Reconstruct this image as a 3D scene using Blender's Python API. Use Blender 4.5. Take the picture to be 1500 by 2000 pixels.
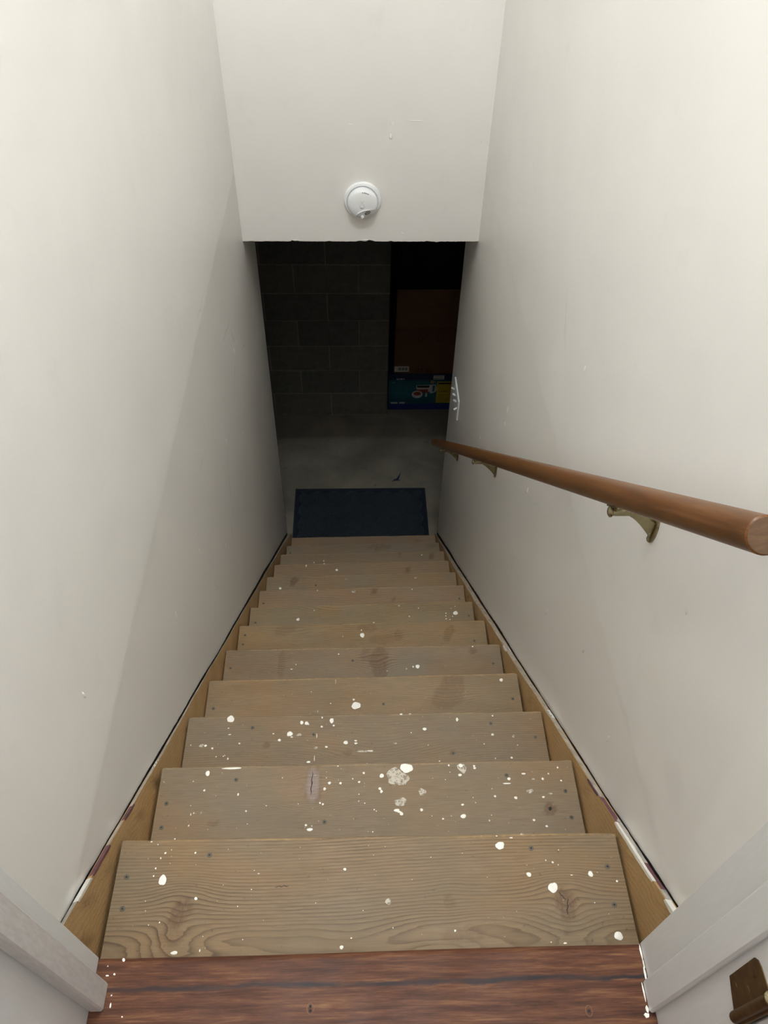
import bpy, math, random
import numpy as np
from mathutils import Vector, Matrix

for _o in list(bpy.data.objects): bpy.data.objects.remove(_o)
SC = bpy.context.scene
COL = SC.collection

# ---------------------------------------------------------------- camera, light, exposure
cam_d = bpy.data.cameras.new('camera'); cam = bpy.data.objects.new('camera', cam_d); COL.objects.link(cam)
_R = Vector((0.99946, -0.02801, 0.01702)).normalized(); _F = Vector((0.03135, 0.66542, -0.74581)).normalized()
_U = _R.cross(_F).normalized(); _R = _F.cross(_U).normalized()
cam.matrix_world = Matrix(((_R.x, _U.x, -_F.x, -0.01264), (_R.y, _U.y, -_F.y, -0.26672), (_R.z, _U.z, -_F.z, 1.22068), (0, 0, 0, 1)))
cam_d.sensor_fit = 'VERTICAL'; cam_d.sensor_height = 24.0; cam_d.lens = 24.0 * 1516.98 / 2000.0
cam_d.clip_start = 0.02
SC.camera = cam

w = bpy.data.worlds.new('world'); SC.world = w; w.use_nodes = True
w.node_tree.nodes['Background'].inputs['Color'].default_value = (0, 0, 0, 1)
w.node_tree.nodes['Background'].inputs['Strength'].default_value = 0.0

def lamp(name, loc, power, radius, color):
    l = bpy.data.lights.new(name, 'POINT'); l.energy = power; l.shadow_soft_size = radius; l.color = color
    o = bpy.data.objects.new(name, l); o.location = loc; COL.objects.link(o); return o
STAIR_LAMP = lamp('stair_lamp', (0.01, 0.60, 3.00), 71.0, 0.035, (0.915, 0.965, 1.0))      # ceiling bulb over the stairwell
HALL_FILL = lamp('hall_fill', (0.0, -0.62, 2.80), 66.0, 0.20, (0.97, 0.985, 1.0))          # unseen fill lamp added behind the doorway to brighten jambs and lower walls

SC.view_settings.view_transform = 'Standard'; SC.view_settings.look = 'None'
SC.view_settings.gamma = 1.0; SC.view_settings.use_curve_mapping = False
SC.view_settings.exposure = 0.0
SC.cycles.max_bounces = 10; SC.cycles.diffuse_bounces = 7
SC.cycles.use_denoising = True
SC.cycles.sample_clamp_indirect = 4.0

# ---------------------------------------------------------------- measured layout (metres)
R, G = 0.1833, 0.2110          # rise and run of a step
XL, XR = -0.4529, 0.4591       # finished side walls
YH, ZH = 2.5282, -0.3335       # dropped end wall: face and lower edge
YE = 2.865                     # where the side walls stop
YB, XB = 4.0645, 0.1979        # block wall face and its right-hand corner
ZF = -2.5631                   # basement floor
ZC = 3.30                      # ceiling over the stairs

# ---------------------------------------------------------------- materials
def new_mat(name, col=(.5, .5, .5), rough=.5, metal=0., spec=.5):
    m = bpy.data.materials.new(name); m.use_nodes = True
    b = m.node_tree.nodes['Principled BSDF']
    b.inputs['Base Color'].default_value = (*col, 1); b.inputs['Roughness'].default_value = rough
    b.inputs['Metallic'].default_value = metal; b.inputs['Specular IOR Level'].default_value = spec
    return m
class NT:
    def __init__(s, m): s.t = m.node_tree; s.b = s.t.nodes['Principled BSDF']
    def n(s, typ, **kw):
        x = s.t.nodes.new(typ)
        for k, v in kw.items(): setattr(x, k, v)
        return x
    def l(s, a, b): s.t.links.new(a, b)
    def coord(s, scale=(1, 1, 1), kind='Object', loc=(0, 0, 0)):
        c = s.n('ShaderNodeTexCoord'); mp = s.n('ShaderNodeMapping')
        mp.inputs['Scale'].default_value = scale; mp.inputs['Location'].default_value = loc
        s.l(c.outputs[kind], mp.inputs['Vector']); return mp.outputs['Vector']
    def noise(s, vec, scale, detail=4, rough=.55, dist=0.):
        x = s.n('ShaderNodeTexNoise'); x.inputs['Scale'].default_value = scale; x.inputs['Detail'].default_value = detail
        x.inputs['Roughness'].default_value = rough; x.inputs['Distortion'].default_value = dist
        s.l(vec, x.inputs['Vector']); return x.outputs['Fac']
    def math(s, op, a, b=None, c=None, clamp=False):
        x = s.n('ShaderNodeMath', operation=op); x.use_clamp = clamp
        for i, v in enumerate((a, b, c)):
            if v is None: continue
            if isinstance(v, (int, float)): x.inputs[i].default_value = v
            else: s.l(v, x.inputs[i])
        return x.outputs[0]
    def ramp(s, fac, stops, interp='LINEAR'):
        x = s.n('ShaderNodeValToRGB'); x.color_ramp.interpolation = interp
        e = x.color_ramp.elements
        while len(e) < len(stops): e.new(.5)
        for i, (p, c) in enumerate(stops):
            e[i].position = p; e[i].color = (*c, 1) if len(c) == 3 else c
        s.l(fac, x.inputs['Fac']); return x.outputs['Color']
    def grey(s, fac, stops): return s.ramp(fac, [(p, (v, v, v)) for p, v in stops])
    def mix(s, fac, a, b, mode='MIX'):
        x = s.n('ShaderNodeMix', data_type='RGBA', blend_type=mode)
        if isinstance(fac, (int, float)): x.inputs[0].default_value = fac
        else: s.l(fac, x.inputs[0])
        for i, v in ((6, a), (7, b)):
            if isinstance(v, tuple): x.inputs[i].default_value = (*v, 1)
            else: s.l(v, x.inputs[i])
        return x.outputs[2]
    def attr(s, name):
        x = s.n('ShaderNodeAttribute', attribute_name=name); return x.outputs['Fac']
    def bump(s, h, strength=.2, dist=.001, prev=None):
        x = s.n('ShaderNodeBump'); x.inputs['Strength'].default_value = strength; x.inputs['Distance'].default_value = dist
        s.l(h, x.inputs['Height'])
        if prev is not None: s.l(prev, x.inputs['Normal'])
        return x.outputs['Normal']
    def out(s, color=None, rough=None, normal=None):
        if color is not None: s.l(color, s.b.inputs['Base Color'])
        if rough is not None: s.l(rough, s.b.inputs['Roughness'])
        if normal is not None: s.l(normal, s.b.inputs['Normal'])

def wall_mat(name, col, rough=.42, scuffs=(), lower=None):
    m = new_mat(name, col, rough, spec=.4); t = NT(m)
    v = t.coord()
    big = t.noise(v, 1.7, 3)
    c = t.mix(t.grey(big, [(.35, 0), (.65, 1)]), tuple(x * .965 for x in col), tuple(min(1, x * 1.02) for x in col))
    dirt = t.grey(t.noise(v, 9, 5, .65), [(.60, 0), (.80, .22)])
    c = t.mix(dirt, c, tuple(x * .78 for x in col))
    # hand marks: faint grey smudges at fixed places on the wall (y, z, ry, rz, tilt, amount)
    sx = t.n('ShaderNodeSeparateXYZ'); t.l(v, sx.inputs[0])
    wob = t.noise(v, 14, 3)
    if lower:      # the sheet below floor level is a slightly darker tone
        e = t.math('ADD', sx.outputs[2], t.math('MULTIPLY', t.math('SUBTRACT', t.noise(v, 5, 3), .5), .012))
        k = t.math('MULTIPLY', t.grey(t.math('ADD', t.math('MULTIPLY', e, 10), 1.0), [(.38, 1), (.50, 0)]), 1.0)
        c = t.mix(t.math('MULTIPLY', k, 1.0), c, tuple(x * f for x, f in zip(col, lower)))
    for (y, z, ry, rz, tl, am) in scuffs:
        cs, sn = math.cos(math.radians(tl)), math.sin(math.radians(tl))
        dy = t.math('ADD', sx.outputs[1], -y); dz = t.math('ADD', sx.outputs[2], -z)
        dz = t.math('ADD', dz, t.math('MULTIPLY', t.math('SUBTRACT', wob, .5), .07))
        a = t.math('DIVIDE', t.math('ADD', t.math('MULTIPLY', dy, cs), t.math('MULTIPLY', dz, sn)), ry)
        b = t.math('DIVIDE', t.math('SUBTRACT', t.math('MULTIPLY', dz, cs), t.math('MULTIPLY', dy, sn)), rz)
        q = t.math('ADD', t.math('MULTIPLY', a, a), t.math('MULTIPLY', b, b))
        f = t.math('MULTIPLY', t.math('SUBTRACT', 1.0, q, clamp=True), am)
        c = t.mix(f, c, tuple(x * .45 for x in col))
    peel = t.noise(v, 330, 2, .5)
    roll = t.noise(v, 38, 3, .6)
    nrm = t.bump(peel, .10, .0007, t.bump(roll, .10, .002))
    t.out(c, t.grey(t.noise(v, 6, 3), [(.3, rough - .06), (.7, rough + .10)]), nrm)
    return m

def wood_mat(name, base, dark, line, warm, rough=.5, grey_amt=.35, late=.8, streak=1.0):
    """plank timber: rings follow the 'grain' attribute, knots the 'knot' attribute"""
    m = new_mat(name, base, rough, spec=.22); t = NT(m)
    v = t.coord()
    vs = t.coord((3.0, 60, 60))
    gr = t.attr('grain'); kn = t.attr('knot')
    wob = t.noise(t.coord((1.2, 9, 9)), 7, 3)
    ph = t.math('ADD', gr, t.math('MULTIPLY', t.math('SUBTRACT', wob, .5), .9))
    fr = t.math('FRACT', ph)
    ring = t.grey(fr, [(0, 0), (.42, .04), (.72, .45), (.86, 1), (.93, 1), (1, 0)])
    vary = t.grey(t.noise(t.coord((.7, 3, 3)), 6, 3), [(.34, .25), (.62, 1)])
    ringv = t.math('MULTIPLY', t.math('MULTIPLY', ring, vary), late)
    fib = t.noise(vs, 8, 5, .65)
    c = t.mix(t.grey(fib, [(.3, 0), (.7, 1)]), tuple(x * .76 for x in base), tuple(min(1, x * 1.17) for x in base))
    c = t.mix(t.math('MULTIPLY', t.grey(t.noise(t.coord((1, 2.2, 2.2)), 5, 4), [(.42, 0), (.68, 1)]), .6), c, warm)
    c = t.mix(ringv, c, line)
    g = t.math('MULTIPLY', t.grey(t.noise(v, 5.5, 5, .6), [(.40, 0), (.66, 1)]), grey_amt)
    c = t.mix(g, c, tuple((sum(base) / 3) * k for k in (1.12, 1.0, .76)))
    spots = t.grey(t.noise(v, 95, 3, .7), [(.66, 0), (.76, .45)])
    c = t.mix(spots, c, tuple(x * .6 for x in dark))
    kn2 = t.math('MULTIPLY', kn, t.math('ADD', .42, t.math('MULTIPLY', t.grey(t.noise(t.coord((2.2, .8, 1)), 85, 6, .8, 1.2), [(.38, 0), (.62, 1)]), .62)), clamp=True)
    c = t.mix(kn2, c, dark)
    c = t.mix(t.math('MULTIPLY', t.attr('pale'), t.grey(t.noise(vs, 6, 4, .7), [(.35, .25), (.65, .95)])), c, (.30, .245, .235))
    c = t.mix(t.math('MULTIPLY', t.attr('edge'), t.grey(t.noise(t.coord((1, 1, 1)), 9, 3), [(.42, .15), (.6, .8)])), c, tuple(min(1, b * f) for b, f in zip(base, (1.55, 1.50, 1.35))))
    ht = t.math('ADD', t.math('MULTIPLY', ring, -1.0), t.math('MULTIPLY', fib, .6))
    nrm = t.bump(ht, .35 * streak, .0008)
    rg = t.math('ADD', t.grey(t.noise(v, 11, 4), [(.3, rough - .10), (.7, rough + .12)]), t.math('MULTIPLY', kn, .05))
    t.out(c, rg, nrm)
    return m

def plain(name, col, rough=.5, metal=0., spec=.5, var=.12, scale=30, bump=0., stretch=(1, 1, 1)):
    m = new_mat(name, col, rough, metal, spec); t = NT(m)
    v = t.coord(stretch)
    n = t.noise(v, scale, 4)
    c = t.mix(t.grey(n, [(.3, 0), (.7, 1)]), tuple(x * (1 - var) for x in col), tuple(min(1, x * (1 + var)) for x in col))
    t.out(c, t.grey(n, [(.2, max(.03, rough - .06)), (.8, min(1, rough + .08))]), t.bump(n, bump, .001) if bump else None)
    return m

# ---------------------------------------------------------------- mesh helpers
def link(name, me, mat=None, parent=None, smooth=False):
    o = bpy.data.objects.new(name, me); COL.objects.link(o)
    if mat is not None and not me.materials: me.materials.append(mat)
    if parent is not None: o.parent = parent
    if smooth:
        me.polygons.foreach_set('use_smooth', [True] * len(me.polygons))
        if smooth != 'all':
            try: me.set_sharp_from_angle(angle=math.radians(38))
            except Exception: pass
    return o
class MB:
    def __init__(s): s.v = []; s.f = []
    def add(s, vs, fs):
        k = len(s.v); s.v += [tuple(p) for p in vs]; s.f += [tuple(i + k for i in f) for f in fs]; return s
    def box(s, x0, x1, y0, y1, z0, z1, b=0., M=None):
        """box with small chamfers on every edge"""
        if b <= 0:
            vs = [(x, y, z) for x in (x0, x1) for y in (y0, y1) for z in (z0, z1)]
            fs = [(0, 1, 3, 2), (4, 6, 7, 5), (0, 4, 5, 1), (2, 3, 7, 6), (0, 2, 6, 4), (1, 5, 7, 3)]
        else:
            vs = []; idx = {}
            X, Y, Z = (x0, x1), (y0, y1), (z0, z1)
            for i in (0, 1):
                for j in (0, 1):
                    for k in (0, 1):
                        sx, sy, sz = (1, -1)[i], (1, -1)[j], (1, -1)[k]
                        for a in range(3):
                            idx[(i, j, k, a)] = len(vs)
                            vs.append((X[i] + (0 if a == 0 else sx * b), Y[j] + (0 if a == 1 else sy * b), Z[k] + (0 if a == 2 else sz * b)))
            fs = []
            for a in range(3):
                o1, o2 = [q for q in range(3) if q != a]
                for s0 in (0, 1):
                    q = []
                    for (u, w_) in ((0, 0), (1, 0), (1, 1), (0, 1)):
                        c = [0, 0, 0]; c[a] = s0; c[o1] = u; c[o2] = w_; q.append(idx[(*c, a)])
                    fs.append(tuple(q))
            for a in range(3):      # edge chamfers parallel to axis a
                o1, o2 = [q for q in range(3) if q != a]
                for u in (0, 1):
                    for w_ in (0, 1):
                        c0 = [0, 0, 0]; c0[o1] = u; c0[o2] = w_; c1 = list(c0); c1[a] = 1
                        fs.append((idx[(*c0, o1)], idx[(*c1, o1)], idx[(*c1, o2)], idx[(*c0, o2)]))
            for i in (0, 1):
                for j in (0, 1):
                    for k in (0, 1): fs.append((idx[(i, j, k, 0)], idx[(i, j, k, 1)], idx[(i, j, k, 2)]))
        if M is not None: vs = [tuple(M @ Vector(p)) for p in vs]
        return s.add(vs, fs)
    def rings(s, rings, cap=True, closed=True):
        n = len(rings[0]); k = len(s.v)
        for r in rings: s.v += [tuple(p) for p in r]
        for i in range(len(rings) - 1):
            for j in range(n if closed else n - 1):
                a = k + i * n + j; b = k + i * n + (j + 1) % n
                s.f.append((a, b, b + n, a + n))
        if cap:
            s.f.append(tuple(k + j for j in range(n))[::-1]); s.f.append(tuple(k + (len(rings) - 1) * n + j for j in range(n)))
        return s
    def lathe(s, origin, axis, prof, n=32):
        """prof: (radius, distance along axis)"""
        ax = Vector(axis).normalized(); o = Vector(origin)
        u = ax.orthogonal().normalized(); w_ = ax.cross(u)
        rs = []
        for r, d in prof:
            r = max(r, 1e-5)
            rs.append([o + ax * d + u * (r * math.cos(2 * math.pi * j / n)) + w_ * (r * math.sin(2 * math.pi * j / n)) for j in range(n)])
        return s.rings(rs)
    def tube(s, pts, rad, n=8):
        pts = [Vector(p) for p in pts]; rs = []
        rads = rad if isinstance(rad, (list, tuple)) else [rad] * len(pts)
        t0 = (pts[1] - pts[0]).normalized(); u = t0.orthogonal().normalized()
        for i, p in enumerate(pts):
            t_ = ((pts[min(i + 1, len(pts) - 1)] - pts[max(i - 1, 0)])).normalized()
            u = (u - t_ * u.dot(t_)).normalized(); w_ = t_.cross(u)
            rs.append([p + u * (rads[i] * math.cos(2 * math.pi * j / n)) + w_ * (rads[i] * math.sin(2 * math.pi * j / n)) for j in range(n)])
        return s.rings(rs)
    def prism(s, poly, f0, f1):
        """poly of 2-D points; f0/f1 map a 2-D point to 3-D on the two faces"""
        n = len(poly); k = len(s.v)
        s.v += [tuple(f0(p)) for p in poly] + [tuple(f1(p)) for p in poly]
        s.f.append(tuple(k + j for j in range(n))[::-1]); s.f.append(tuple(k + n + j for j in range(n)))
        for j in range(n): s.f.append((k + j, k + (j + 1) % n, k + n + (j + 1) % n, k + n + j))
        return s
    def mesh(s, name):
        me = bpy.data.meshes.new(name); me.from_pydata(s.v, [], s.f); me.validate()
        import bmesh
        bm = bmesh.new(); bm.from_mesh(me); bmesh.ops.recalc_face_normals(bm, faces=bm.faces); bm.to_mesh(me); bm.free()
        return me
    def obj(s, name, mat, parent=None, smooth=False): return link(name, s.mesh(name), mat, parent, smooth)
def empty(name, loc=(0, 0, 0)):
    o = bpy.data.objects.new(name, None); o.location = loc; o.empty_display_size = .05; COL.objects.link(o); return o
def tag(o, label, cat, group=None):
    o['label'] = label; o['category'] = cat
    if group: o['group'] = group
    return o
def struct(o): o['kind'] = 'structure'; return o

# ---------------------------------------------------------------- materials in use
WALLC = (.840, .825, .797)
M_WALL_L = wall_mat('wall_paint_left', WALLC, scuffs=[
    (1.93, -.33, .12, .007, -10, .32), (2.04, -.43, .010, .05, 20, .34), (1.98, -.52, .07, .007, 20, .32), (2.22, -.60, .06, .008, -30, .30), (1.62, -.03, .10, .007, 0, .16),
    (1.62, -.62, .05, .05, 30, .10), (1.58, -.72, .07, .008, 70, .28), (1.50, -.85, .05, .010, 70, .2), (1.30, -.33, .03, .008, 0, .2), (1.9, -.9, .2, .25, 0, .08), (2.3, -1.2, .3, .4, 0, .10)], lower=(.915, .905, .90))
M_WALL_R = wall_mat('wall_paint_right', WALLC, scuffs=[
    (1.22, .20, .008, .09, -42, .14), (1.20, -.37, .30, .003, -35, .13), (.36, -.02, .06, .05, 0, .06), (.20, .08, .05, .04, 10, .10), (2.1, -1.0, .25, .3, 0, .06)], lower=(.965, .955, .945))
M_WALL = wall_mat('wall_paint', WALLC)
M_HEAD = wall_mat('end_wall_paint', (.885, .862, .838))
M_CEIL = plain('ceiling_paint', (.8, .79, .76), .8, var=.02)
M_TRIMW = plain('trim_paint_white', (.68, .69, .69), .35, var=.03, scale=8, bump=.06, stretch=(30, 30, 3))
M_TRIMG = plain('trim_paint_scuffed', (.56, .545, .535), .42, var=.10, scale=22, bump=.25, stretch=(10, 10, 2))
M_DARKWOOD = plain('riser_wood', (.10, .075, .05), .7, var=.3, scale=6, stretch=(2, 20, 20))
M_PAINT = plain('dried_white_paint', (.84, .82, .76), .35, var=.06, scale=120, bump=.5)
M_REDP = plain('old_purple_red_paint', (.13, .045, .060), .5, var=.4, scale=60, bump=.2)
M_CAULK = plain('old_caulk', (.40, .37, .32), .6, var=.4, scale=70, bump=.6, stretch=(1, .4, .4))
M_SCREW = plain('zinc_screw', (.095, .090, .066), .6, .1, var=.3, scale=300)
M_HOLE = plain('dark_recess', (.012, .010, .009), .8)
M_BRASS = plain('polished_brass', (.31, .27, .16), .28, 1.0, var=.18, scale=60)
M_OLDB = plain('aged_brass', (.115, .070, .028), .5, .65, var=.35, scale=110, bump=.15)
M_PLAST = plain('white_plastic', (.90, .92, .935), .32, var=.015)
M_PLASTG = plain('grey_plastic', (.55, .55, .54), .45, var=.03)
M_INK = plain('black_marker_ink', (.02, .02, .022), .5)
M_BLACK = plain('black_print', (.012, .012, .013), .6)
M_FAINT = new_mat('rubbed_white_paint', (.66, .60, .50), .6)
_t = NT(M_FAINT); _n = _t.noise(_t.coord(), 170, 5, .75)
_tr = _t.n('ShaderNodeBsdfTransparent'); _mx = _t.n('ShaderNodeMixShader')
_t.l(_t.grey(_n, [(.38, .12), (.54, .80)]), _mx.inputs[0]); _t.l(_tr.outputs[0], _mx.inputs[1]); _t.l(_t.b.outputs[0], _mx.inputs[2])
_t.l(_mx.outputs[0], _t.t.nodes['Material Output'].inputs['Surface'])

# ================================================================ STRUCTURE
def side_wall(name, x, sgn, mat):
    """side wall from the doorway to the foot of the stairs; the drywall joint at floor level leaves the lower sheet leaning back a little"""
    rows = [(ZC, 0), (-.044, 0), (-.066, .0008), (-.35, .0018), (-1.2, .0050), (-2.0, .0085), (ZF, .0110)]
    ys = [0.0, YE]
    n = len(rows); m = MB()
    vs = []
    for y in ys:
        for z, o in rows: vs.append((x + sgn * o, y, z))
        for z, o in rows[::-1]: vs.append((x + sgn * .12, y, z))
    k = 2 * n
    fs = [tuple(range(k)), tuple(range(k, 2 * k))] + [(i, (i + 1) % k, k + (i + 1) % k, k + i) for i in range(k)]
    m.add(vs, fs)
    return struct(m.obj(name, mat))
wl = side_wall('wall_left', XL, -1, M_WALL_L)
wr = side_wall('wall_right', XR, 1, M_WALL_R)

# end wall dropping from the ceiling to just above the opening, with a chipped lower edge
def end_wall():
    rnd = random.Random(4); m = MB()
    chips = {-.263: .006, -.245: .003, -.12: .003, -.006: .004, .004: .003, .033: .007, .041: .005, .05: .002, .12: .003, .26: .003, .34: .002, .30: -.002}
    xs = [XL - .01 + i * (XR - XL + .02) / 150 for i in range(151)]
    def low(x):
        z = ZH + rnd.uniform(-.0006, .0009)
        for c, d in chips.items():
            if abs(x - c) < .0075: z += d * (1 - abs(x - c) / .009) if d > 0 else d
        return z
    lows = [low(x) for x in xs]
    k = len(xs)
    vs = []
    for x, z in zip(xs, lows):
        vs += [(x, YH + .0025, z), (x, YH, z + .003), (x, YH, ZC), (x, YH + .125, ZC), (x, YH + .125, ZH)]
    fs = []
    for i in range(k - 1):
        for j in range(5): fs.append((5 * i + j, 5 * i + (j + 1) % 5, 5 * (i + 1) + (j + 1) % 5, 5 * (i + 1) + j))
    fs += [(0, 1, 2, 3, 4), tuple(5 * (k - 1) + j for j in range(5))]
    m.add(vs, fs)
    return struct(m.obj('wall_front', M_HEAD))
wf = end_wall()
def blob(name, loc, rx, rz, h, mat, parent, axis, seed=0):
    """small raised dab on a vertical wall; axis 'x+','x-' (facing +x / -x) or 'y-'"""
    rnd = random.Random(seed); m = MB(); n = 12
    rings = []
    for q, hh in ((1.0, 0.0), (.8, .6), (.4, 1.0)):
        r_ = []
        for j in range(n):
            a = 2 * math.pi * j / n; k = 1 + rnd.uniform(-.08, .08)
            u, v = rx * q * k * math.cos(a), rz * q * k * math.sin(a)
            if axis == 'x+': p = (loc[0] + h * hh, loc[1] + u, loc[2] + v)
            elif axis == 'x-': p = (loc[0] - h * hh, loc[1] + u, loc[2] + v)
            else: p = (loc[0] + u, loc[1] - h * hh, loc[2] + v)
            r_.append(p)
        rings.append(r_)
    m.rings(rings)
    return m.obj(name, mat, parent, True)
for i, (x, z, rx, rz, h) in enumerate([(.11, .066, .006, .011, .0028), (.112, .11, .007, .007, .001), (.196, .119, .030, .0025, .0008), (.163, -.298, .004, .003, .0025),
                                       (.02, -.3245, .012, .002, .002), (-.25, -.3265, .014, .002, .002), (-.033, .106, .009, .003, .0008), (-.19, -.29, .003, .004, .001), (.30, .03, .006, .003, .0008), (.43, .05, .003, .006, .002)]):
    blob('wall_blemish', (x, YH + .0001, z), rx, rz, h, M_HEAD, wf, 'y-', i)

def wx(x, sgn, z):
    zs = [ZF, -2.0, -1.2, -.35, -.066, -.044, ZC]; os_ = [.0110, .0085, .0050, .0018, .0008, 0, 0]
    return x + sgn * float(np.interp(z, zs, os_))
for i, (y, z, L) in enumerate([(1.611, -.40, .016), (1.612, -.461, .012), (1.221, -.359, .014), (1.217, -.637, .016), (1.213, -.709, .020), (.388, -.173, .013), (1.97, -.85, .014),
                               (.85, -.42, .012), (.60, -.20, .009), (1.02, .22, .010), (.36, .30, .012)]):
    if abs(z - .234) < .001: continue
    blob('paint_drip', (wx(XR, 1, z) + .0002, y, z), .0022, L, .0028, M_WALL_R, wr, 'x-', 50 + i)
for i, (y, z, L) in enumerate([(2.041, -.41, .014), (2.02, -.47, .012), (1.64, -.50, .014), (1.645, -.56, .016), (.802, -.338, .013), (.792, -.367, .012), (1.10, -.40, .016), (1.09, -.45, .013), (1.38, -.72, .012), (1.37, -.77, .012),
                               (1.15, -.712, .013), (1.14, -.77, .013), (1.95, -.80, .012), (1.96, -.88, .012), (.35, .10, .010)]):
    blob('paint_drip', (wx(XL, -1, z) - .0002, y, z), .0022, L, .0028, M_WALL_L, wl, 'x+', 90 + i)

# ceiling, hallway shell, basement shell
struct(MB().box(-1.4, 1.4, -2.6, YH + .13, ZC, ZC + .1).obj('ceiling', M_CEIL))
M_HALL = wall_mat('hall_paint', (.62, .59, .54))
m = MB(); m.box(-1.4, -.400, -.115, -.0005, .0, ZC).box(.400, 1.4, -.115, -.0005, .0, ZC).box(-.400, .400, -.115, -.0005, 2.06, ZC)
struct(m.obj('wall_doorway', M_HALL))
struct(MB().box(-1.5, -1.4, -2.6, 0, -.3, ZC).obj('wall_hall_left', M_HALL))
struct(MB().box(1.4, 1.5, -2.6, 0, -.3, ZC).obj('wall_hall_right', M_HALL))
struct(MB().box(-1.5, 1.5, -2.7, -2.6, -.3, ZC).obj('wall_back', M_HALL))

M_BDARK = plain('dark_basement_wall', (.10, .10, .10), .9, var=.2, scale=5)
M_CONC = new_mat('basement_concrete', (.2, .19, .17), .75); _t = NT(M_CONC); _v = _t.coord()
_c = _t.mix(_t.grey(_t.noise(_v, 3.2, 5, .6, .4), [(.35, 0), (.66, 1)]), (.165, .150, .118), (.265, .240, .190))
_c = _t.mix(_t.grey(_t.noise(_v, 16, 4, .7), [(.62, 0), (.72, .7)]), _c, (.07, .062, .05))
_c = _t.mix(_t.grey(_t.noise(_v, 120, 2, .7), [(.64, 0), (.74, .5)]), _c, (.09, .08, .07))
_t.out(_c, None, _t.bump(_t.noise(_v, 60, 5), .3, .002))
struct(MB().box(-2.6, 2.6, .4, 5.4, ZF - .1, ZF).obj('floor', M_CONC))
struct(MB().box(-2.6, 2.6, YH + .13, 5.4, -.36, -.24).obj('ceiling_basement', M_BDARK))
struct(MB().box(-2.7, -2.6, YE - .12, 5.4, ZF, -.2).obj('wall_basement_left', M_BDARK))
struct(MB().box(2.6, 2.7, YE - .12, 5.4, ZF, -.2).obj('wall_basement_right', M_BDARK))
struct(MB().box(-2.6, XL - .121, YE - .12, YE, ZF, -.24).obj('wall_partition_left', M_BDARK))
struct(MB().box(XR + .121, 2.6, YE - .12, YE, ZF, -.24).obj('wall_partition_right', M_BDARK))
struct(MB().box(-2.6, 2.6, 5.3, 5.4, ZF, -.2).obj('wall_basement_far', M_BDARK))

# concrete block wall: recessed mortar core, every block its own piece
M_MORT = plain('mortar', (.30, .28, .23), .95, var=.2, scale=60, bump=.4)
M_BLOCK = [plain('concrete_block_%s' % n_, c, .92, var=.16, scale=26, bump=.5) for n_, c in (('grey', (.185, .182, .155)), ('dark_grey', (.160, .158, .140)), ('warm_grey', (.200, .187, .155)))]
core = struct(MB().box(-1.42, XB - .004, YB + .004, YB + .62, ZF, -.36).obj('wall_block', M_MORT))
rb = random.Random(11); BL, BH, J = .4064, .2032, .0085
blk_full = MB().box(J / 2, BL - J / 2, 0, .05, J / 2, BH - J / 2, .0025).mesh('block'); blk_half = MB().box(J / 2, BL / 2 - J / 2, 0, .05, J / 2, BH - J / 2, .0025).mesh('block_half')
variants = {}
for row in range(11):
    x1 = XB
    first = True
    while x1 > -1.4:
        half = first and row % 2 == 1
        wd = BL / 2 if half else BL
        mi = rb.choice((0, 0, 1, 2))
        key = (half, mi)
        if key not in variants:
            me = (blk_half if half else blk_full).copy(); me.materials.append(M_BLOCK[mi]); variants[key] = me
        o = link('block', variants[key], None, core)
        o.location = (x1 - wd, YB + rb.uniform(-.0015, .002), ZF + row * BH + .002)
        o.scale = (1, 1, 1 if row < 10 else .96)
        x1 -= wd; first = False

# ================================================================ DOORWAY
def jamb(name, s, edge, x_reveal, x_stop, y0, y1, mat_reveal, mat_stop):
    root = struct(MB().box(*sorted((x_reveal, s * .415)), -.135, .0005, -.001, 2.06, .0015).obj(name, mat_reveal))
    MB().box(*sorted((x_stop, x_reveal - s * .0002)), y0, y1, .0, 2.05, .0025).obj('door_stop', mat_stop, root)
    MB().box(*sorted((s * .392, s * .455)), -.129, -.1152, .0, 2.12, .004).obj('casing', mat_reveal, root)
    return root
jl = jamb('trim_1', -1, 0, -.3795, -.3600, -.0645, -.0305, M_TRIMW, M_TRIMG)
jr = jamb('trim_2', 1, 0, .3785, .3700, -.0845, -.0465, M_TRIMW, M_TRIMW)
struct(MB().box(-.415, .415, -.115, .0005, 2.06, 2.08).obj('trim_3', M_TRIMW))
# ragged paint line at the foot of the right jamb and crumbs of white paint at both feet
for (x, y, a, b_, par) in [(.3765, -.012, .0012, .010, jr), (.3768, -.026, .0010, .007, jr), (.3755, -.039, .0016, .009, jr), (.3685, -.060, .0010, .012, jr), (.3680, -.080, .002, .004, jr), (.366, -.087, .004, .003, jr),
                      (-.345, -.004, .0020, .0022, jl), (-.3635, -.0225, .0022, .0012, jl), (-.354, -.021, .0016, .0016, jl), (-.352, -.058, .0012, .0035, jl), (-.353, -.046, .001, .001, jl), (-.334, -.071, .001, .001, jl), (-.3665, -.0835, .002, .003, jl), (-.346, -.091, .0016, .0016, jl), (-.365, -.011, .0008, .0008, jl)]:
    rr = random.Random(int(abs(x * 9e4 + y * 7e4))); n_ = 9
    pts = [(x + a * rr.uniform(.7, 1.2) * math.cos(6.283 * j / n_), y + b_ * rr.uniform(.7, 1.2) * math.sin(6.283 * j / n_)) for j in range(n_)]
    MB().prism(pts, lambda p: (p[0], p[1], .0001), lambda p: (p[0], p[1], .0009)).obj('paint_crumb', M_PAINT, par)

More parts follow.
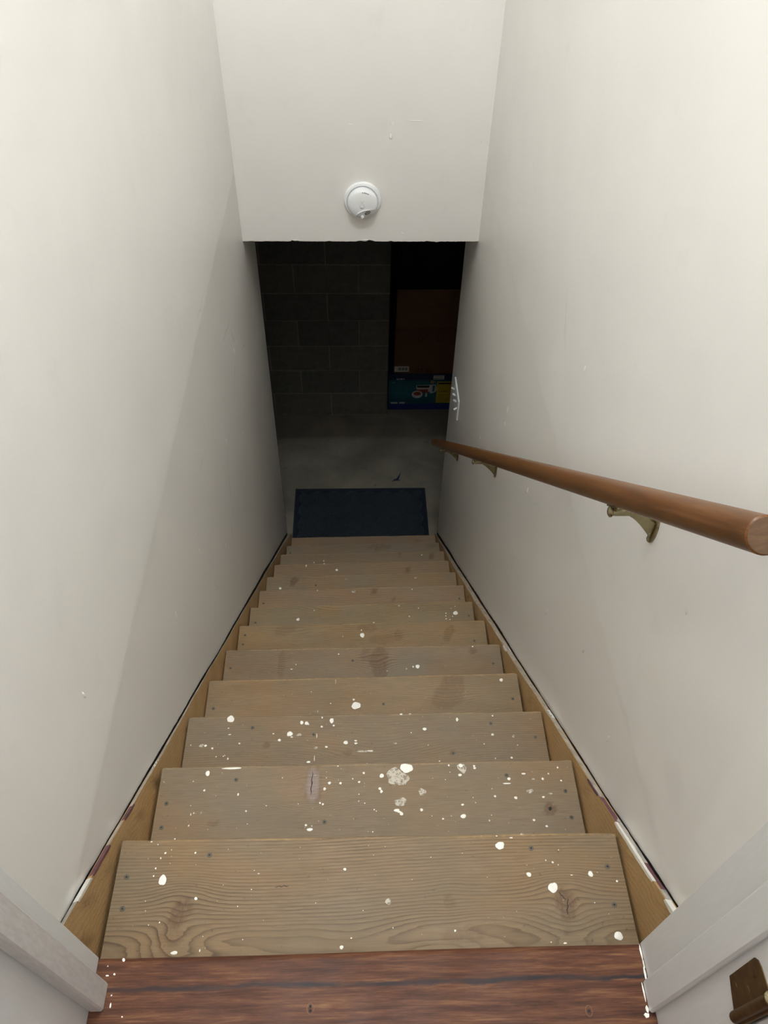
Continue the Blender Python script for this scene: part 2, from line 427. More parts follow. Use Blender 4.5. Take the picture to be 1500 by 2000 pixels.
# door folded back against the hallway, its hinge still on the right jamb
door = struct(MB().box(.3835, .4185, -.90, -.1385, .008, 2.03, .002).obj('door_1', plain('door_paint', (.72, .73, .74), .35, var=.02)))
hz0, hz1 = .264, .360
hg = MB().tube([(.3770, -.1300, hz0), (.3770, -.1300, hz1)], .0062, 14).obj('hinge', M_OLDB, door, True)
pl = []
for (y, z) in [(-.124, hz0), (-.1065, hz0 + .008), (-.0945, hz0 + .014), (-.0925, hz1 - .009), (-.0960, hz1 - .003), (-.103, hz1), (-.124, hz1)]: pl.append((y, z))
hl = MB().prism(pl, lambda p: (.3790, p[0], p[1]), lambda p: (.3774, p[0], p[1])).obj('hinge_leaf', M_OLDB, hg)
MB().box(.3775, .3834, -.1385, -.1345, hz0, hz1, .0005).obj('hinge_leaf', M_OLDB, hg)
MB().lathe((.3770, -.1300, hz1), (0, 0, 1), [(.0045, 0), (.0072, .001), (.0072, .004), (.004, .007), (0, .008)], 16).obj('hinge_pin', M_BRASS, hg, True)
for (y, z) in ((-.104, hz1 - .018), (-.114, hz0 + .050), (-.105, hz0 + .022)):
    MB().lathe((.3775, y, z), (-1, 0, 0), [(.0042, 0), (.0042, .0006), (.003, .0010), (.0005, .0006)], 12).obj('screw', M_OLDB, hg, True)

# landing: bamboo boards and the rounded nosing board at the head of the stairs
M_BAMB = new_mat('bamboo_board', (.2, .08, .05), .34, spec=.16); _t = NT(M_BAMB)
_v = _t.coord((1.1, 15, 15)); _f = _t.noise(_v, 6, 7, .72, .3); _f2 = _t.noise(_t.coord((2.5, 60, 60)), 9, 4, .7)
_c = _t.ramp(_t.math('ADD', _t.math('MULTIPLY', _f, .7), _t.math('MULTIPLY', _f2, .3)), [(.34, (.030, .011, .007)), (.44, (.066, .025, .014)), (.51, (.098, .038, .020)), (.57, (.135, .058, .028)), (.66, (.225, .115, .054))])
_w = _t.n('ShaderNodeSeparateXYZ'); _t.l(_t.coord(), _w.inputs[0])
_nn = _t.math('MULTIPLY', _t.math('SUBTRACT', _t.noise(_t.coord((4, 6, 6)), 2.2, 4, .6), .5), .016)
_nn2 = _t.math('MULTIPLY', _t.math('SUBTRACT', _t.noise(_t.coord((9, 40, 40)), 3, 3, .6), .5), .006)
_d = _t.math('ABSOLUTE', _t.math('ADD', _t.math('ADD', _t.math('ADD', _w.outputs[1], .0400), _nn), _nn2))
_s = _t.grey(_t.math('MULTIPLY', _d, 100), [(.12, .93), (.42, .0)])
_s = _t.math('MULTIPLY', _s, _t.grey(_t.noise(_t.coord((3, 10, 10)), 2.5, 3), [(.33, .35), (.55, 1)]))
_c = _t.mix(_s, _c, (.020, .018, .023))
_t.out(_c, _t.grey(_t.noise(_t.coord(), 12, 4), [(.3, .38), (.7, .55)]), _t.bump(_f2, .06, .0006))
land = MB().box(-.4525, .4585, -.115, -.0125, -.0200, -.0185).box(-1.4, 1.4, -2.6, -.1155, -.2, -.0185).obj('floor_landing', plain('subfloor', (.2, .15, .1), .8)); struct(land)
nos = MB(); pr = [(-.100, -.018), (-.100, 0), (-.0095, 0)] + [(-.0095 + .0095 * math.sin(a), -.0095 + .0095 * math.cos(a)) for a in [math.pi * q / 12 for q in range(1, 12)]] + [(-.0095, -.019)]
def wave_edge(x, y): return y + (.0008 * math.sin(x * 9) if y > -.012 else 0)
rs = [[(x, wave_edge(x, p[0]), p[1]) for p in pr] for x in [-.3795 + i * .758 / 24 for i in range(25)]]
nos.rings(rs); nb = nos.obj('nosing_board', M_BAMB, land, True)
yb = -.1006
k_ = 0
while yb > -2.5:
    off = (k_ * .37) % .9
    for (a, b_) in ((-1.4, -1.4 + off), (-1.4 + off + .0006, 1.4)) if off > .05 else ((-1.4, 1.4),):
        lo, hi = (a, b_) if yb < -.16 else (max(a, -.3795), min(b_, .378))
        if hi - lo > .02: MB().box(lo, hi, yb - .0945, yb, -.018, 0, .0008).obj('board', M_BAMB, land)
    yb -= .0953; k_ += 1
for (x, y) in ((-.085, -.0655), (-.085, -.0705), (.289, -.0800)):
    MB().lathe((x, y, .0003), (0, 0, -1), [(.0019, -.0003), (.0017, .0004), (.0008, .0010)], 10).obj('screw_hole', M_HOLE, nb)
for (x, y) in ((-.085, -.0680), (.289, -.0800)):
    m = MB(); m.tube([(x + .0045 * math.cos(6.283 * j / 16), y + .0065 * math.sin(6.283 * j / 16), .0001) for j in range(17)], .0004, 6)
    m.obj('raised_rim', plain('splintered_bamboo', (.17, .085, .05), .5), nb, True)

# ================================================================ STAIRCASE
FRONT = [(-.4324, .2230, .4353, .2170), (-.4325, .4350, .4347, .4342), (-.4364, .6432, .4345, .6430), (-.4389, .8476, .4311, .8563), (-.4387, 1.0600, .4314, 1.0666),
         (-.4390, 1.2724, .4290, 1.2817), (-.4381, 1.4783, .4256, 1.4935), (-.4388, 1.6921, .4291, 1.7082), (-.4404, 1.9020, .4298, 1.9170), (-.4358, 2.1144, .4294, 2.1291),
         (-.4329, 2.3257, .4357, 2.3377), (-.4267, 2.5351, .4378, 2.5493), (-.4225, 2.7486, .4440, 2.7584)]
SKL, SKR = -.4430, .4470       # inner faces of the two stringer boards
DROPS={
 1:[(-.3525,.1544,.0078,.0091,0),(-.2925,.124,.003,.0028,0),(-.3165,.0439,.0065,.0029,0),(-.0486,.0454,.0037,.0033,0),(-.0439,.1651,.0031,.0025,0),(-.3548,.1988,.002,.0019,0),(-.3031,.1981,.002,.0019,0),(-.3673,.1738,.0015,.0021,0),(-.3687,.1614,.0017,.0017,0),(-.3614,.1904,.0013,.0019,0),(-.3699,.2133,.0011,.0011,0),(-.345,.2037,.0009,.0009,0),(-.2011,.1363,.0011,.001,0),(-.0329,.0584,.0017,.0013,0),(-.2761,.0462,.0012,.0026,0),(-.2087,.0604,.001,.0009,0),(-.2218,.1105,.0008,.001,0),(-.3643,.0856,.001,.001,0),(-.347,.089,.0013,.0015,0),(-.3757,.122,.0008,.0008,0),(-.373,.107,.0008,.0008,0),(-.2737,.0665,.0008,.0008,0),(-.3819,.2184,.0018,.0013,0),(-.342,.2223,.0016,.0013,0),(-.0134,.0993,.0009,.0008,0),(-.0923,.1126,.0009,.0008,0),(-.1989,.1666,.0009,.0008,0),(-.1911,.1614,.002,.0008,0),(.2281,.1983,.009,.0074,0),(.2717,.1492,.0048,.0042,0),(.3782,.1476,.0049,.0054,0),(.3095,.1273,.0092,.0094,0),(.4043,.0509,.0076,.0079,0),(.0288,.1121,.0064,.0052,1),(.3162,.1683,.0022,.0019,0),(.3047,.172,.0013,.0013,0),(.3252,.1639,.0011,.0011,0),(.3301,.1886,.0011,.0011,0),(.3452,.1467,.0026,.0008,0),(.4211,.135,.002,.0021,0),(.3757,.102,.0011,.001,0),(.1373,.0653,.0021,.0019,0),(.2922,.0446,.0013,.0011,0),(.3149,.0426,.0033,.0015,0),(.2702,.2171,.0036,.0022,1),(.2498,.2114,.0036,.0011,0),(.2243,.215,.0018,.0011,0),(.0355,.0719,.001,.0011,0),(.1053,.1816,.0009,.0009,0)],
 2:[(-.3367,.4191,.0054,.0061,0),(-.3392,.3831,.0026,.0027,0),(-.2687,.3731,.0021,.0032,0),(-.2493,.3384,.0021,.0021,0),(-.287,.4292,.0242,.0022,0),(-.3644,.4026,.0013,.0014,0),(-.3628,.3518,.001,.0011,0),(-.3603,.3341,.001,.0031,0),(-.3545,.3365,.0016,.0016,0),(-.3401,.3367,.0021,.0021,1),(-.3613,.3116,.0015,.0023,0),(-.2444,.3126,.001,.001,0),(-.2091,.3485,.0013,.0013,0),(-.1797,.4064,.0013,.0014,0),(-.144,.3508,.001,.0011,0),(-.081,.3934,.0035,.0036,0),(-.058,.3924,.0029,.003,0),(-.0908,.3811,.0034,.0035,0),(-.0876,.4045,.0011,.0011,0),(-.0638,.4297,.0019,.0014,0),(-.0092,.4134,.0027,.0028,0),(-.019,.3943,.0029,.0025,0),(-.0324,.4012,.0016,.0017,0),(.0284,.4065,.0054,.005,0),(.024,.3792,.0035,.0033,0),(.027,.3732,.0032,.0038,0),(-.0996,.3519,.0021,.0021,0),(-.0937,.3492,.0024,.0024,0),(-.0203,.3539,.0013,.0013,0),(-.0078,.3494,.0016,.0013,0),(-.0197,.3683,.0013,.0013,0),(.0114,.3359,.0016,.0016,0),(.0155,.3327,.0013,.0013,0),(-.1186,.2987,.0067,.0035,0),(-.1267,.3075,.0026,.0025,0),(-.1148,.3057,.0013,.0013,0),(.0075,.2914,.0015,.0015,0),(-.4252,.4023,.0021,.0022,1),(.0611,.4031,.0258,.0223,1),(.0814,.4222,.0163,.0107,0),(.112,.3704,.0101,.0076,1),(.0659,.3505,.0147,.0096,1),(.0573,.3334,.0063,.0037,0),(.0665,.3264,.0042,.0042,0),(.0624,.3301,.0042,.0021,0),(.1081,.3333,.0037,.0034,0),(.1993,.4197,.0114,.0107,1),(.1971,.4254,.0055,.0045,0),(.1936,.4048,.0049,.0028,0),(.2254,.4237,.0027,.0028,0),(.226,.4192,.0033,.0025,0),(.1716,.4265,.0022,.0023,0),(.173,.4113,.0011,.0011,0),(.3282,.4048,.0049,.0022,0),(.2958,.3943,.0043,.0033,0),(.2901,.3845,.0091,.0016,0),(.3809,.4037,.0019,.0019,0),(.4028,.4167,.0019,.0025,0),(.3671,.3928,.003,.003,0),(.4053,.3882,.0022,.0022,0),(.347,.3927,.0038,.0022,1),(.2621,.358,.0029,.0024,0),(.3047,.3539,.0037,.0035,0),(.3623,.3543,.0032,.0024,0),(.336,.3672,.008,.0049,1),(.3779,.361,.0064,.0016,1),(.193,.342,.0037,.0024,0),(.1923,.3185,.0068,.0047,0),(.2161,.3564,.0011,.0011,0),(.2203,.3456,.0013,.0011,0),(.1282,.3204,.001,.001,0),(.1507,.3142,.0023,.0021,0),(.1678,.3195,.001,.001,0),(.2445,.3086,.0013,.0021,0),(.3352,.3076,.0029,.0026,0),(.3592,.2948,.0031,.0023,0),(.2576,.3738,.0011,.0011,0),(.2499,.3193,.001,.001,0),(.162,.3955,.0011,.0011,0),(.1353,.3988,.0008,.0008,0)],
 3:[(-.3875,.567,.0037,.0033,0),(-.3709,.5608,.0027,.0023,0),(-.3592,.5388,.0018,.0016,0),(-.3966,.5671,.0067,.0052,1),(-.3423,.5397,.0018,.0016,0),(-.3308,.5331,.0024,.0025,0),(-.4231,.569,.0018,.0013,0),(-.0506,.5667,.0049,.0029,0),(-.1258,.5302,.0009,.0083,0),(-.1395,.5216,.0055,.0025,0),(-.3344,.6354,.0109,.0095,0),(-.1597,.6226,.0049,.0053,0),(-.1476,.6206,.0054,.0053,0),(-.0863,.6264,.006,.0071,0),(-.0812,.6134,.0033,.0023,0),(-.1104,.611,.0033,.0029,0),(-.1099,.6352,.0022,.003,0),(-.1875,.5934,.0075,.0075,0),(-.1822,.5853,.0032,.0023,0),(-.1648,.5912,.0065,.0046,1),(-.2118,.5779,.004,.004,0),(-.2273,.5948,.0022,.002,0),(-.1426,.6175,.0016,.0018,0),(-.0516,.569,.0059,.0051,0),(-.0275,.573,.0038,.0023,0),(-.027,.5662,.0043,.0028,0),(-.1217,.5875,.0011,.0069,0),(-.1234,.5569,.0059,.0034,1),(-.0979,.5586,.0037,.0028,0),(-.3373,.6114,.0024,.0015,0),(-.3329,.5946,.0043,.0014,0),(-.3704,.5596,.0024,.0025,0),(-.3591,.5388,.0016,.0017,0),(-.3071,.5713,.0027,.0023,0),(-.3308,.5344,.0021,.0022,0),(-.3389,.5417,.0013,.0014,0),(.1414,.5997,.0054,.0047,0),(.2232,.6234,.0033,.0059,0),(.3124,.6318,.0025,.0024,0),(.3063,.5819,.0038,.0035,0),(.3579,.5768,.0049,.004,1),(.283,.5583,.0016,.0017,0),(.3449,.5223,.0032,.003,0),(.3059,.5214,.0016,.0017,0),(.3638,.5538,.0016,.0017,0),(.1717,.5175,.0021,.0016,0),(.0678,.5643,.0059,.0023,1),(.1078,.591,.0016,.0017,0),(.1474,.5582,.0013,.0014,0),(-.0015,.5139,.0037,.0027,1),(.0855,.6404,.0044,.0024,0),(.1076,.6405,.0039,.0015,0),(-.0064,.5455,.0239,.0022,1),(.0069,.5464,.009,.0017,0)],
 4:[(-.0275,.7626,.0153,.0114,0),(-.0341,.7809,.0037,.0031,0),(.384,.8341,.0057,.0057,0),(-.0847,.8371,.0012,.0106,1),(-.0978,.7706,.0018,.002,0),(-.1523,.8071,.0012,.0014,0),(.4099,.7746,.0019,.002,0),(-.1326,.7473,.0012,.0047,1)],
 5:[(.1643,.9898,.0077,.0071,0),(.1503,.9892,.0028,.0036,0),(.1291,.9825,.0028,.0032,1),(-.2165,1.0037,.0017,.0024,0),(-.2295,.9874,.0035,.002,0),(-.0836,1.039,.0032,.0024,0),(.3448,1.0593,.0028,.0025,0),(.0685,.9757,.0035,.002,1)],
 6:[(-.0074,1.2258,.0093,.0101,0),(-.0103,1.247,.0023,.0028,0),(-.0757,1.2224,.0016,.0018,0)],
 7:[(-.2531,1.4189,.0068,.0071,0),(.3554,1.4386,.0104,.0103,0),(.3182,1.4382,.0026,.0031,0),(.3164,1.4258,.003,.0026,0),(.317,1.4125,.0034,.0026,0),(.3313,1.4092,.0026,.0025,0),(.3428,1.4234,.0021,.0026,0),(.2128,1.4638,.0026,.0026,0),(.1372,1.4765,.0052,.0042,1),(.1754,1.4261,.0026,.0031,0),(.3564,1.4698,.0022,.0021,0),(.3399,1.4596,.0017,.0021,0),(-.1924,1.46,.0026,.0021,0),(.0378,1.3999,.0043,.002,0)],
 8:[(-.0402,1.6802,.0094,.0081,1),(-.1947,1.6884,.0028,.0029,0),(.2074,1.6879,.0028,.0029,0)],
 9:[(-.3764,1.8355,.007,.0075,0),(.2422,1.8852,.0067,.007,1),(-.0766,1.8837,.0071,.0057,1)],
 10:[(-.128,2.0776,.0071,.0083,0),(-.2798,2.1061,.0033,.0083,0)],
 11:[(-.2047,2.2797,.0041,.0045,0),(-.2559,2.2701,.0041,.0045,0),(-.2019,2.2604,.0047,.0037,0),(-.1797,2.2571,.0058,.003,0),(.3163,2.3126,.0036,.0038,0),(-.021,2.2592,.0094,.0044,1),(.3651,2.2639,.0047,.003,0),(.0339,2.2525,.0058,.003,1)],
}
SCREWS={
 1:[(-.2784,.1937),(-.4143,.1608),(-.4116,.1111),(.2824,.1927),(.41,.159),(.4082,.0981)],
 2:[(-.276,.4041),(-.4128,.3571),(-.4154,.3088),(-.0898,.3133),(.2914,.4022),(.4104,.3657),(.4129,.3111)],
 3:[(.2058,.5362),(.3055,.6111),(-.2791,.6114),(-.1298,.5905),(.4101,.5729)],
 4:[(-.4187,.7607),(.4086,.7746),(.0479,.7659)],
 5:[(-.42,.994),(-.0394,1.0149),(.4034,.9958)],
 6:[(-.4175,1.2328),(-.421,1.1949),(.3841,1.1963)],
 7:[(-.4148,1.4064),(.4058,1.4244)],
 8:[(-.4189,1.6245),(.4049,1.6363)],
 9:[(-.216,1.8505)],
 12:[(-.4051,2.4837)],
}
KNOTS={
 1:[(-.315,.103,.0147,.0237,-30,.75,1.0),(-.326,.066,.0186,.0132,0,.35,1.4),(-.026,.058,.0187,.0113,0,.25,.9),(.327,.102,.0151,.024,10,.8,1.1),(.131,.11,.0077,.0112,0,.45,.4),(.154,.059,.0314,.0114,0,.45,1.2),(.321,.059,.0055,.0049,0,.5,.3),(-.173,.19,.0058,.0017,0,.6,.1)],
 2:[(-.116,.39,.016,.0416,0,-.6,.9),(-.313,.314,.0103,.0066,0,.6,.8),(.372,.33,.0116,.0116,0,1.0,1.2),(.311,.31,.0235,.0026,0,.4,.2)],
 3:[(-.242,.565,.0074,.0074,0,.9,.6),(-.047,.541,.0095,.0073,0,.6,.6),(.206,.537,.0064,.005,0,.7,.5),(.021,.572,.0349,.0172,0,.1,1.5)],
 4:[(.235,.8,.0342,.0597,-30,.55,.8)],
 5:[(.044,1.009,.0258,.0567,0,.7,.9),(-.262,1.002,.0097,.0441,0,.5,.5),(.344,1.042,.0121,.0098,0,.7,.6),(.002,1.038,.0141,.0245,0,.5,.4)],
 6:[(.013,1.258,.0314,.0186,0,.45,.6),(.119,1.221,.0132,.0202,0,.6,.6),(.297,1.23,.0141,.0324,-25,.6,.6),(-.28,1.253,.0351,.0185,20,.4,.6),(-.236,1.212,.0309,.0182,0,.1,1.6),(.062,1.206,.0426,.0182,0,.35,.2)],
 7:[(-.083,1.482,.1038,.037,0,.15,1.8),(-.168,1.422,.0511,.0153,0,.1,.8)],
 8:[(.045,1.68,.0113,.0198,0,.8,.5),(.128,1.63,.0112,.008,0,.8,.4)],
 9:[(-.315,1.877,.0152,.0279,-15,.8,.6)],
 10:[(.222,2.074,.0165,.0152,0,.7,.5)],
 11:[(.201,2.323,.0178,.0121,0,.6,.4),(.368,2.301,.0118,.0227,-15,.75,.5)],
 12:[(.089,2.519,.0567,.0195,0,.5,.3),(.405,2.527,.038,.0082,0,.4,.2)],
 13:[(.336,2.716,.0201,.0087,0,.5,.2)],
}

BASE = {  # base, grey amount, late-wood strength, ring spacing (m), roughness
    1: ((.330, .235, .138), .35, .85, .0056, .45), 2: ((.290, .218, .145), .50, .42, .0036, .5), 3: ((.275, .205, .135), .50, .45, .0055, .5), 4: ((.320, .230, .138), .35, .90, .0050, .5),
    5: ((.285, .212, .142), .50, .90, .0052, .5), 6: ((.310, .222, .128), .30, .75, .0060, .5), 7: ((.290, .222, .135), .45, .75, .0080, .5), 8: ((.300, .215, .145), .35, .30, .0120, .5),
    9: ((.280, .212, .140), .55, .30, .0120, .5), 10: ((.295, .215, .145), .40, .25, .0130, .5), 11: ((.270, .206, .142), .55, .25, .0130, .5), 12: ((.262, .205, .148), .70, .3, .0130, .5), 13: ((.285, .210, .145), .45, .2, .0130, .5)}
def tread_mesh(k):
    xl_, yl, xr_, yr = FRONT[k - 1]
    top = -k * R; dep = G + .034; th = .037
    rnd = np.random.RandomState(100 + k)
    fine = k <= 7
    nx, ny = (150, 46) if fine else (70, 14)
    xs = np.linspace(xl_, xr_, nx); yf = yl + (yr - yl) * (xs - xl_) / (xr_ - xl_)
    yf = yf + .0006 * np.sin(xs * 23 + k) + .0005 * rnd.randn(nx) * .6
    yf[-1] -= .002; yf[0] -= .0015
    rr = .0042
    prof = [(-dep + (dep - rr - .0016) * j / (ny - 2), 0.) for j in range(ny - 1)] + [(-rr, 0.)]
    prof += [(-rr + rr * math.sin(a), -rr + rr * math.cos(a)) for a in (math.pi / 8, math.pi / 4, 3 * math.pi / 8, math.pi / 2)]
    prof += [(-.001, -th), (-dep, -th)]
    P = len(prof); po = np.array([p[0] for p in prof]); pz = np.array([p[1] for p in prof])
    V = np.zeros((nx, P, 3)); V[:, :, 0] = xs[:, None]
    V[:, :, 1] = yf[:, None] + po[None, :]; V[:, :, 2] = top + pz[None, :]
    # worn, slightly cupped top
    cup = .0012 * np.cos((xs[:, None] / .43) * 1.3) * (pz[None, :] > -1e-6) * -1
    V[:, :, 2] += cup * .6
    V = V.reshape(-1, 3); faces = []
    for i in range(nx - 1):
        a = i * P
        faces += [(a + j, a + (j + 1) % P, a + P + (j + 1) % P, a + P + j) for j in range(P)]
    faces += [tuple(range(P))[::-1], tuple((nx - 1) * P + j for j in range(P))]
    me = bpy.data.meshes.new('tread_board'); me.from_pydata(V.tolist(), [], faces)
    x, y = V[:, 0], V[:, 1] + .35 * (V[:, 2] - top) * (V[:, 2] < top - .003)
    base, ga, late, lam, ro = BASE[k]
    yc = yf.mean() - dep * .5
    phi = (y - yc) / lam
    for q in range(4):
        phi = phi + rnd.uniform(.15, .45) * np.sin(x * rnd.uniform(2, 9) + rnd.uniform(0, 6)) + rnd.uniform(-.25, .25) * np.sin(x * rnd.uniform(9, 20) + rnd.uniform(0, 6)) * .5
    # spacing opens up towards one side of the plank, as flat-sawn boards do
    kn = np.zeros(len(x)); ck = np.zeros(len(x)); ed = np.zeros((nx, P)); ed[:, ny - 1:ny + 4] = 1; ed = (ed * rnd.uniform(.3, 1, (nx, 1))).reshape(-1)
    if k == 1:     # wide plain grain with cathedral loops beside the landing
        tt = np.clip((.085 - y) / .05, 0, 1)
        phi = np.where(y < .085, phi - (y - .085) / lam * (.55 * tt), phi)
        for (cx, cy, sx, sy, am) in ((-.06, .026, .12, .014, 2.4), (.10, .032, .06, .018, 2.4), (-.24, .040, .10, .014, 1.6), (.33, .036, .08, .012, 1.4)):
            phi = phi + am * np.exp(-((x - cx) / sx) ** 2 - ((y - cy) / sy) ** 2)
    if k == 3:
        phi = phi + 4.5 * np.exp(-((x - .02) / .16) ** 2 - ((y - .52) / .045) ** 2)
    if k == 2:
        phi = phi + 2.5 * np.exp(-((x + .12) / .2) ** 2 - ((y - .33) / .02) ** 2)
    if k == 7:
        phi = phi + 3.2 * np.exp(-((x + .09) / .15) ** 2 - ((y - 1.45) / .05) ** 2)
    if k == 6:
        phi = phi + 1.8 * np.exp(-((x + .22) / .06) ** 2 - ((y - 1.175) / .02) ** 2)
    for (kx, ky, rx, ry, tl, dk, am) in KNOTS.get(k, ()):
        t_ = math.radians(tl); c, s = math.cos(t_), math.sin(t_)
        dx, dy = x - kx, y - ky
        u, v = dx * c + dy * s, -dx * s + dy * c
        d2 = (u / rx) ** 2 + (v / ry) ** 2
        near = np.exp(-((dx / (rx * 2.6 + .012)) ** 2) - ((dy / (ry * 1.7 + .010)) ** 2))
        if abs(dk) < .3: phi = phi + am * 1.4 * near
        else: phi = phi + np.clip(dy / lam, -6, 6) * (-.72 * min(1, am)) * near + am * 1.1 * np.exp(-d2 * .8) * (1 if abs(dk) > .6 else .5)
        if abs(dk) >= .3:
            d_ = (d2 ** .5) * (1 + .10 * np.sin(3 * np.arctan2(v, u) + kx * 50) + .06 * np.sin(7 * np.arctan2(v, u)))
            body = np.clip((1.04 - d_) * 4, 0, 1) * (.62 if dk > .65 else (.25 if dk < 0 else .45))
            rim = np.exp(-((d_ - 1.0) / .13) ** 2) * .55 * abs(dk)
            kn = np.maximum(kn, np.clip(body * min(1., abs(dk) + .15) + rim, 0, 1))
        if dk < 0: ck = np.maximum(ck, np.clip((1.02 - d2 ** .5) * 3, 0, 1))
    for nm, ar in (('grain', phi), ('knot', kn), ('pale', ck), ('edge', ed)):
        at = me.attributes.new(nm, 'FLOAT', 'POINT'); at.data.foreach_set('value', ar.astype(np.float32))
    me.polygons.foreach_set('use_smooth', [True] * len(me.polygons))
    try: me.set_sharp_from_angle(angle=math.radians(50))
    except Exception: pass
    return me
def top_z(k, x): return -k * R - .6 * .0012 * math.cos(x / .43 * 1.3)

stairs = tag(empty('staircase', (0, 1.6, ZF)), 'straight wooden staircase of worn paint-spattered plank treads descending to the dark basement', 'staircase')
def keep(o, parent):
    """parent while keeping the world position (all meshes are modelled in world metres)"""
    o.parent = parent; o.matrix_parent_inverse = Matrix.Translation(-parent.location)
    return o
for k in range(1, 14):
    base, ga, late, lam, ro = BASE[k]; base = tuple(b * f * (.66, .74, .76, .76, .78, .80, .84, .88, .93, .96, 1., 1.03, 1.05)[k - 1] for b, f in zip(base, (1.03, .985, .915)))  # wood lightened step by step downwards, evening out the lamp falloff in the colour
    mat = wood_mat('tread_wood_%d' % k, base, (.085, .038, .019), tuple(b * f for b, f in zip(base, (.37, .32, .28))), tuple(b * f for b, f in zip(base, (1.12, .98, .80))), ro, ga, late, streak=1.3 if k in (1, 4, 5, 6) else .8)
    xl_, yl, xr_, yr = FRONT[k - 1]
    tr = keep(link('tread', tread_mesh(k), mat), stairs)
    zt = lambda x: top_z(k, x)
    rnd = random.Random(700 + k)
    specks = MB()
    for q, (x, y, rx, ry, faint) in enumerate(DROPS.get(k, ())):
        rx *= .86; ry *= .86
        small = max(rx, ry) < .0015 and not faint
        n = 7 if small else (22 if max(rx, ry) > .006 else 12)
        z0 = zt(x); hgt = min(.0011, .25 * min(rx, ry)) if not faint else .00035
        pts = []; jag = .06 if small else (.22 if faint else .12)
        ph = [rnd.uniform(0, 6.28) for _ in range(4)]
        for j in range(n):
            a = 6.2832 * j / n
            r_ = 1 + jag * (.6 * math.sin(2 * a + ph[0]) + .5 * math.sin(3 * a + ph[1]) + .35 * math.sin(5 * a + ph[2]) * (n > 12)) + rnd.uniform(-1, 1) * jag * .35
            pts.append((x + rx * r_ * math.cos(a), y + ry * r_ * math.sin(a)))
        b_ = specks if small else MB()
        if small: b_.prism(pts, lambda p: (p[0], p[1], z0 + .0001), lambda p: (p[0], p[1], z0 + .0004))
        else:
            ins = [(x + (p[0] - x) * .82, y + (p[1] - y) * .82) for p in pts]
            b_.rings([[(p[0], p[1], z0 - .0002) for p in pts], [(p[0], p[1], z0 + hgt * .6) for p in pts], [(p[0], p[1], z0 + hgt) for p in ins]])
            b_.obj('paint_drop', M_FAINT if faint else M_PAINT, tr, True)
    # random flecks too small to count
    for q in range({1: 40, 2: 60, 3: 50, 4: 24, 5: 20, 6: 12, 7: 16}.get(k, 6)):
        x = rnd.uniform(xl_ + .01, xr_ - .01); y = yl - rnd.random() ** 1.2 * (G - .01) - .004; r_ = rnd.choice((.0003, .0004, .0005, .0006))
        z0 = zt(x)
        specks.prism([(x + r_ * math.cos(1.2566 * j), y + r_ * math.sin(1.2566 * j)) for j in range(5)], lambda p: (p[0], p[1], z0 + .0001), lambda p: (p[0], p[1], z0 + .0004))
    so = specks.obj('paint_specks', M_PAINT, tr); so['kind'] = 'stuff'
    for (x, y) in SCREWS.get(k, ()):
        z0 = zt(x); m = MB()
        m.lathe((x, y, z0 - .0003), (0, 0, 1), [(.0046, 0), (.0044, .0008), (.0036, .0011), (.0024, .0010), (.0001, .0008)], 18)
        MB().lathe((x, y, z0 + .0004), (0, 0, 1), [(.0019, 0), (.0018, .0004), (.0001, .0004)], 6).obj('screw_recess', M_HOLE, tr)
        sc = m.obj('screw', M_SCREW, tr, True)
    for (cx, cy, L, wd, tl) in {1: [(0.3290, 0.0980, .014, .0010, 12), (0.3230, 0.1140, .009, .0008, -40), (-.150, .140, .012, .0006, 88)], 2: [(-0.1180, 0.3940, .026, .0012, 3), (0.3720, 0.3300, .0045, .0034, 30)]}.get(k, ()):
        cc_, ss_ = math.cos(math.radians(tl)), math.sin(math.radians(tl)); z0 = zt(cx); n_ = 9; le = []; ri = []
        for q in range(n_):
            t_ = q / (n_ - 1) * 2 - 1; wq = wd * (1 - t_ * t_) ** .6 * rnd.uniform(.6, 1.1) + .00012; off = .0010 * math.sin(q * 2.1)
            for lst, sg in ((le, -1), (ri, 1)):
                u, v = off + sg * wq, t_ * L; lst.append((cx + u * cc_ + v * ss_, cy - u * ss_ + v * cc_))
        MB().prism(le + ri[::-1], lambda p: (p[0], p[1], z0 - .0008), lambda p: (p[0], p[1], z0 + .00015)).obj('knot_crack', M_HOLE, tr)
    # dark end gap of grit between tread and stringer
    # riser board under the nosing of the step above
    yb = (FRONT[k - 2][1] + FRONT[k - 2][3]) / 2 if k > 1 else 0.
    ry = yb - .030
    keep(MB().box(SKL + .001, SKR - .001, ry - .018, ry, -k * R - (.02 if k > 0 else 0), -(k - 1) * R - (.0375 if k > 1 else .02), .0005).obj('riser', M_DARKWOOD), stairs)
keep(MB().box(SKL + .001, SKR - .001, 2.753 - .048, 2.753 - .030, ZF + .001, -13 * R - .0375).obj('riser', M_DARKWOOD), stairs)

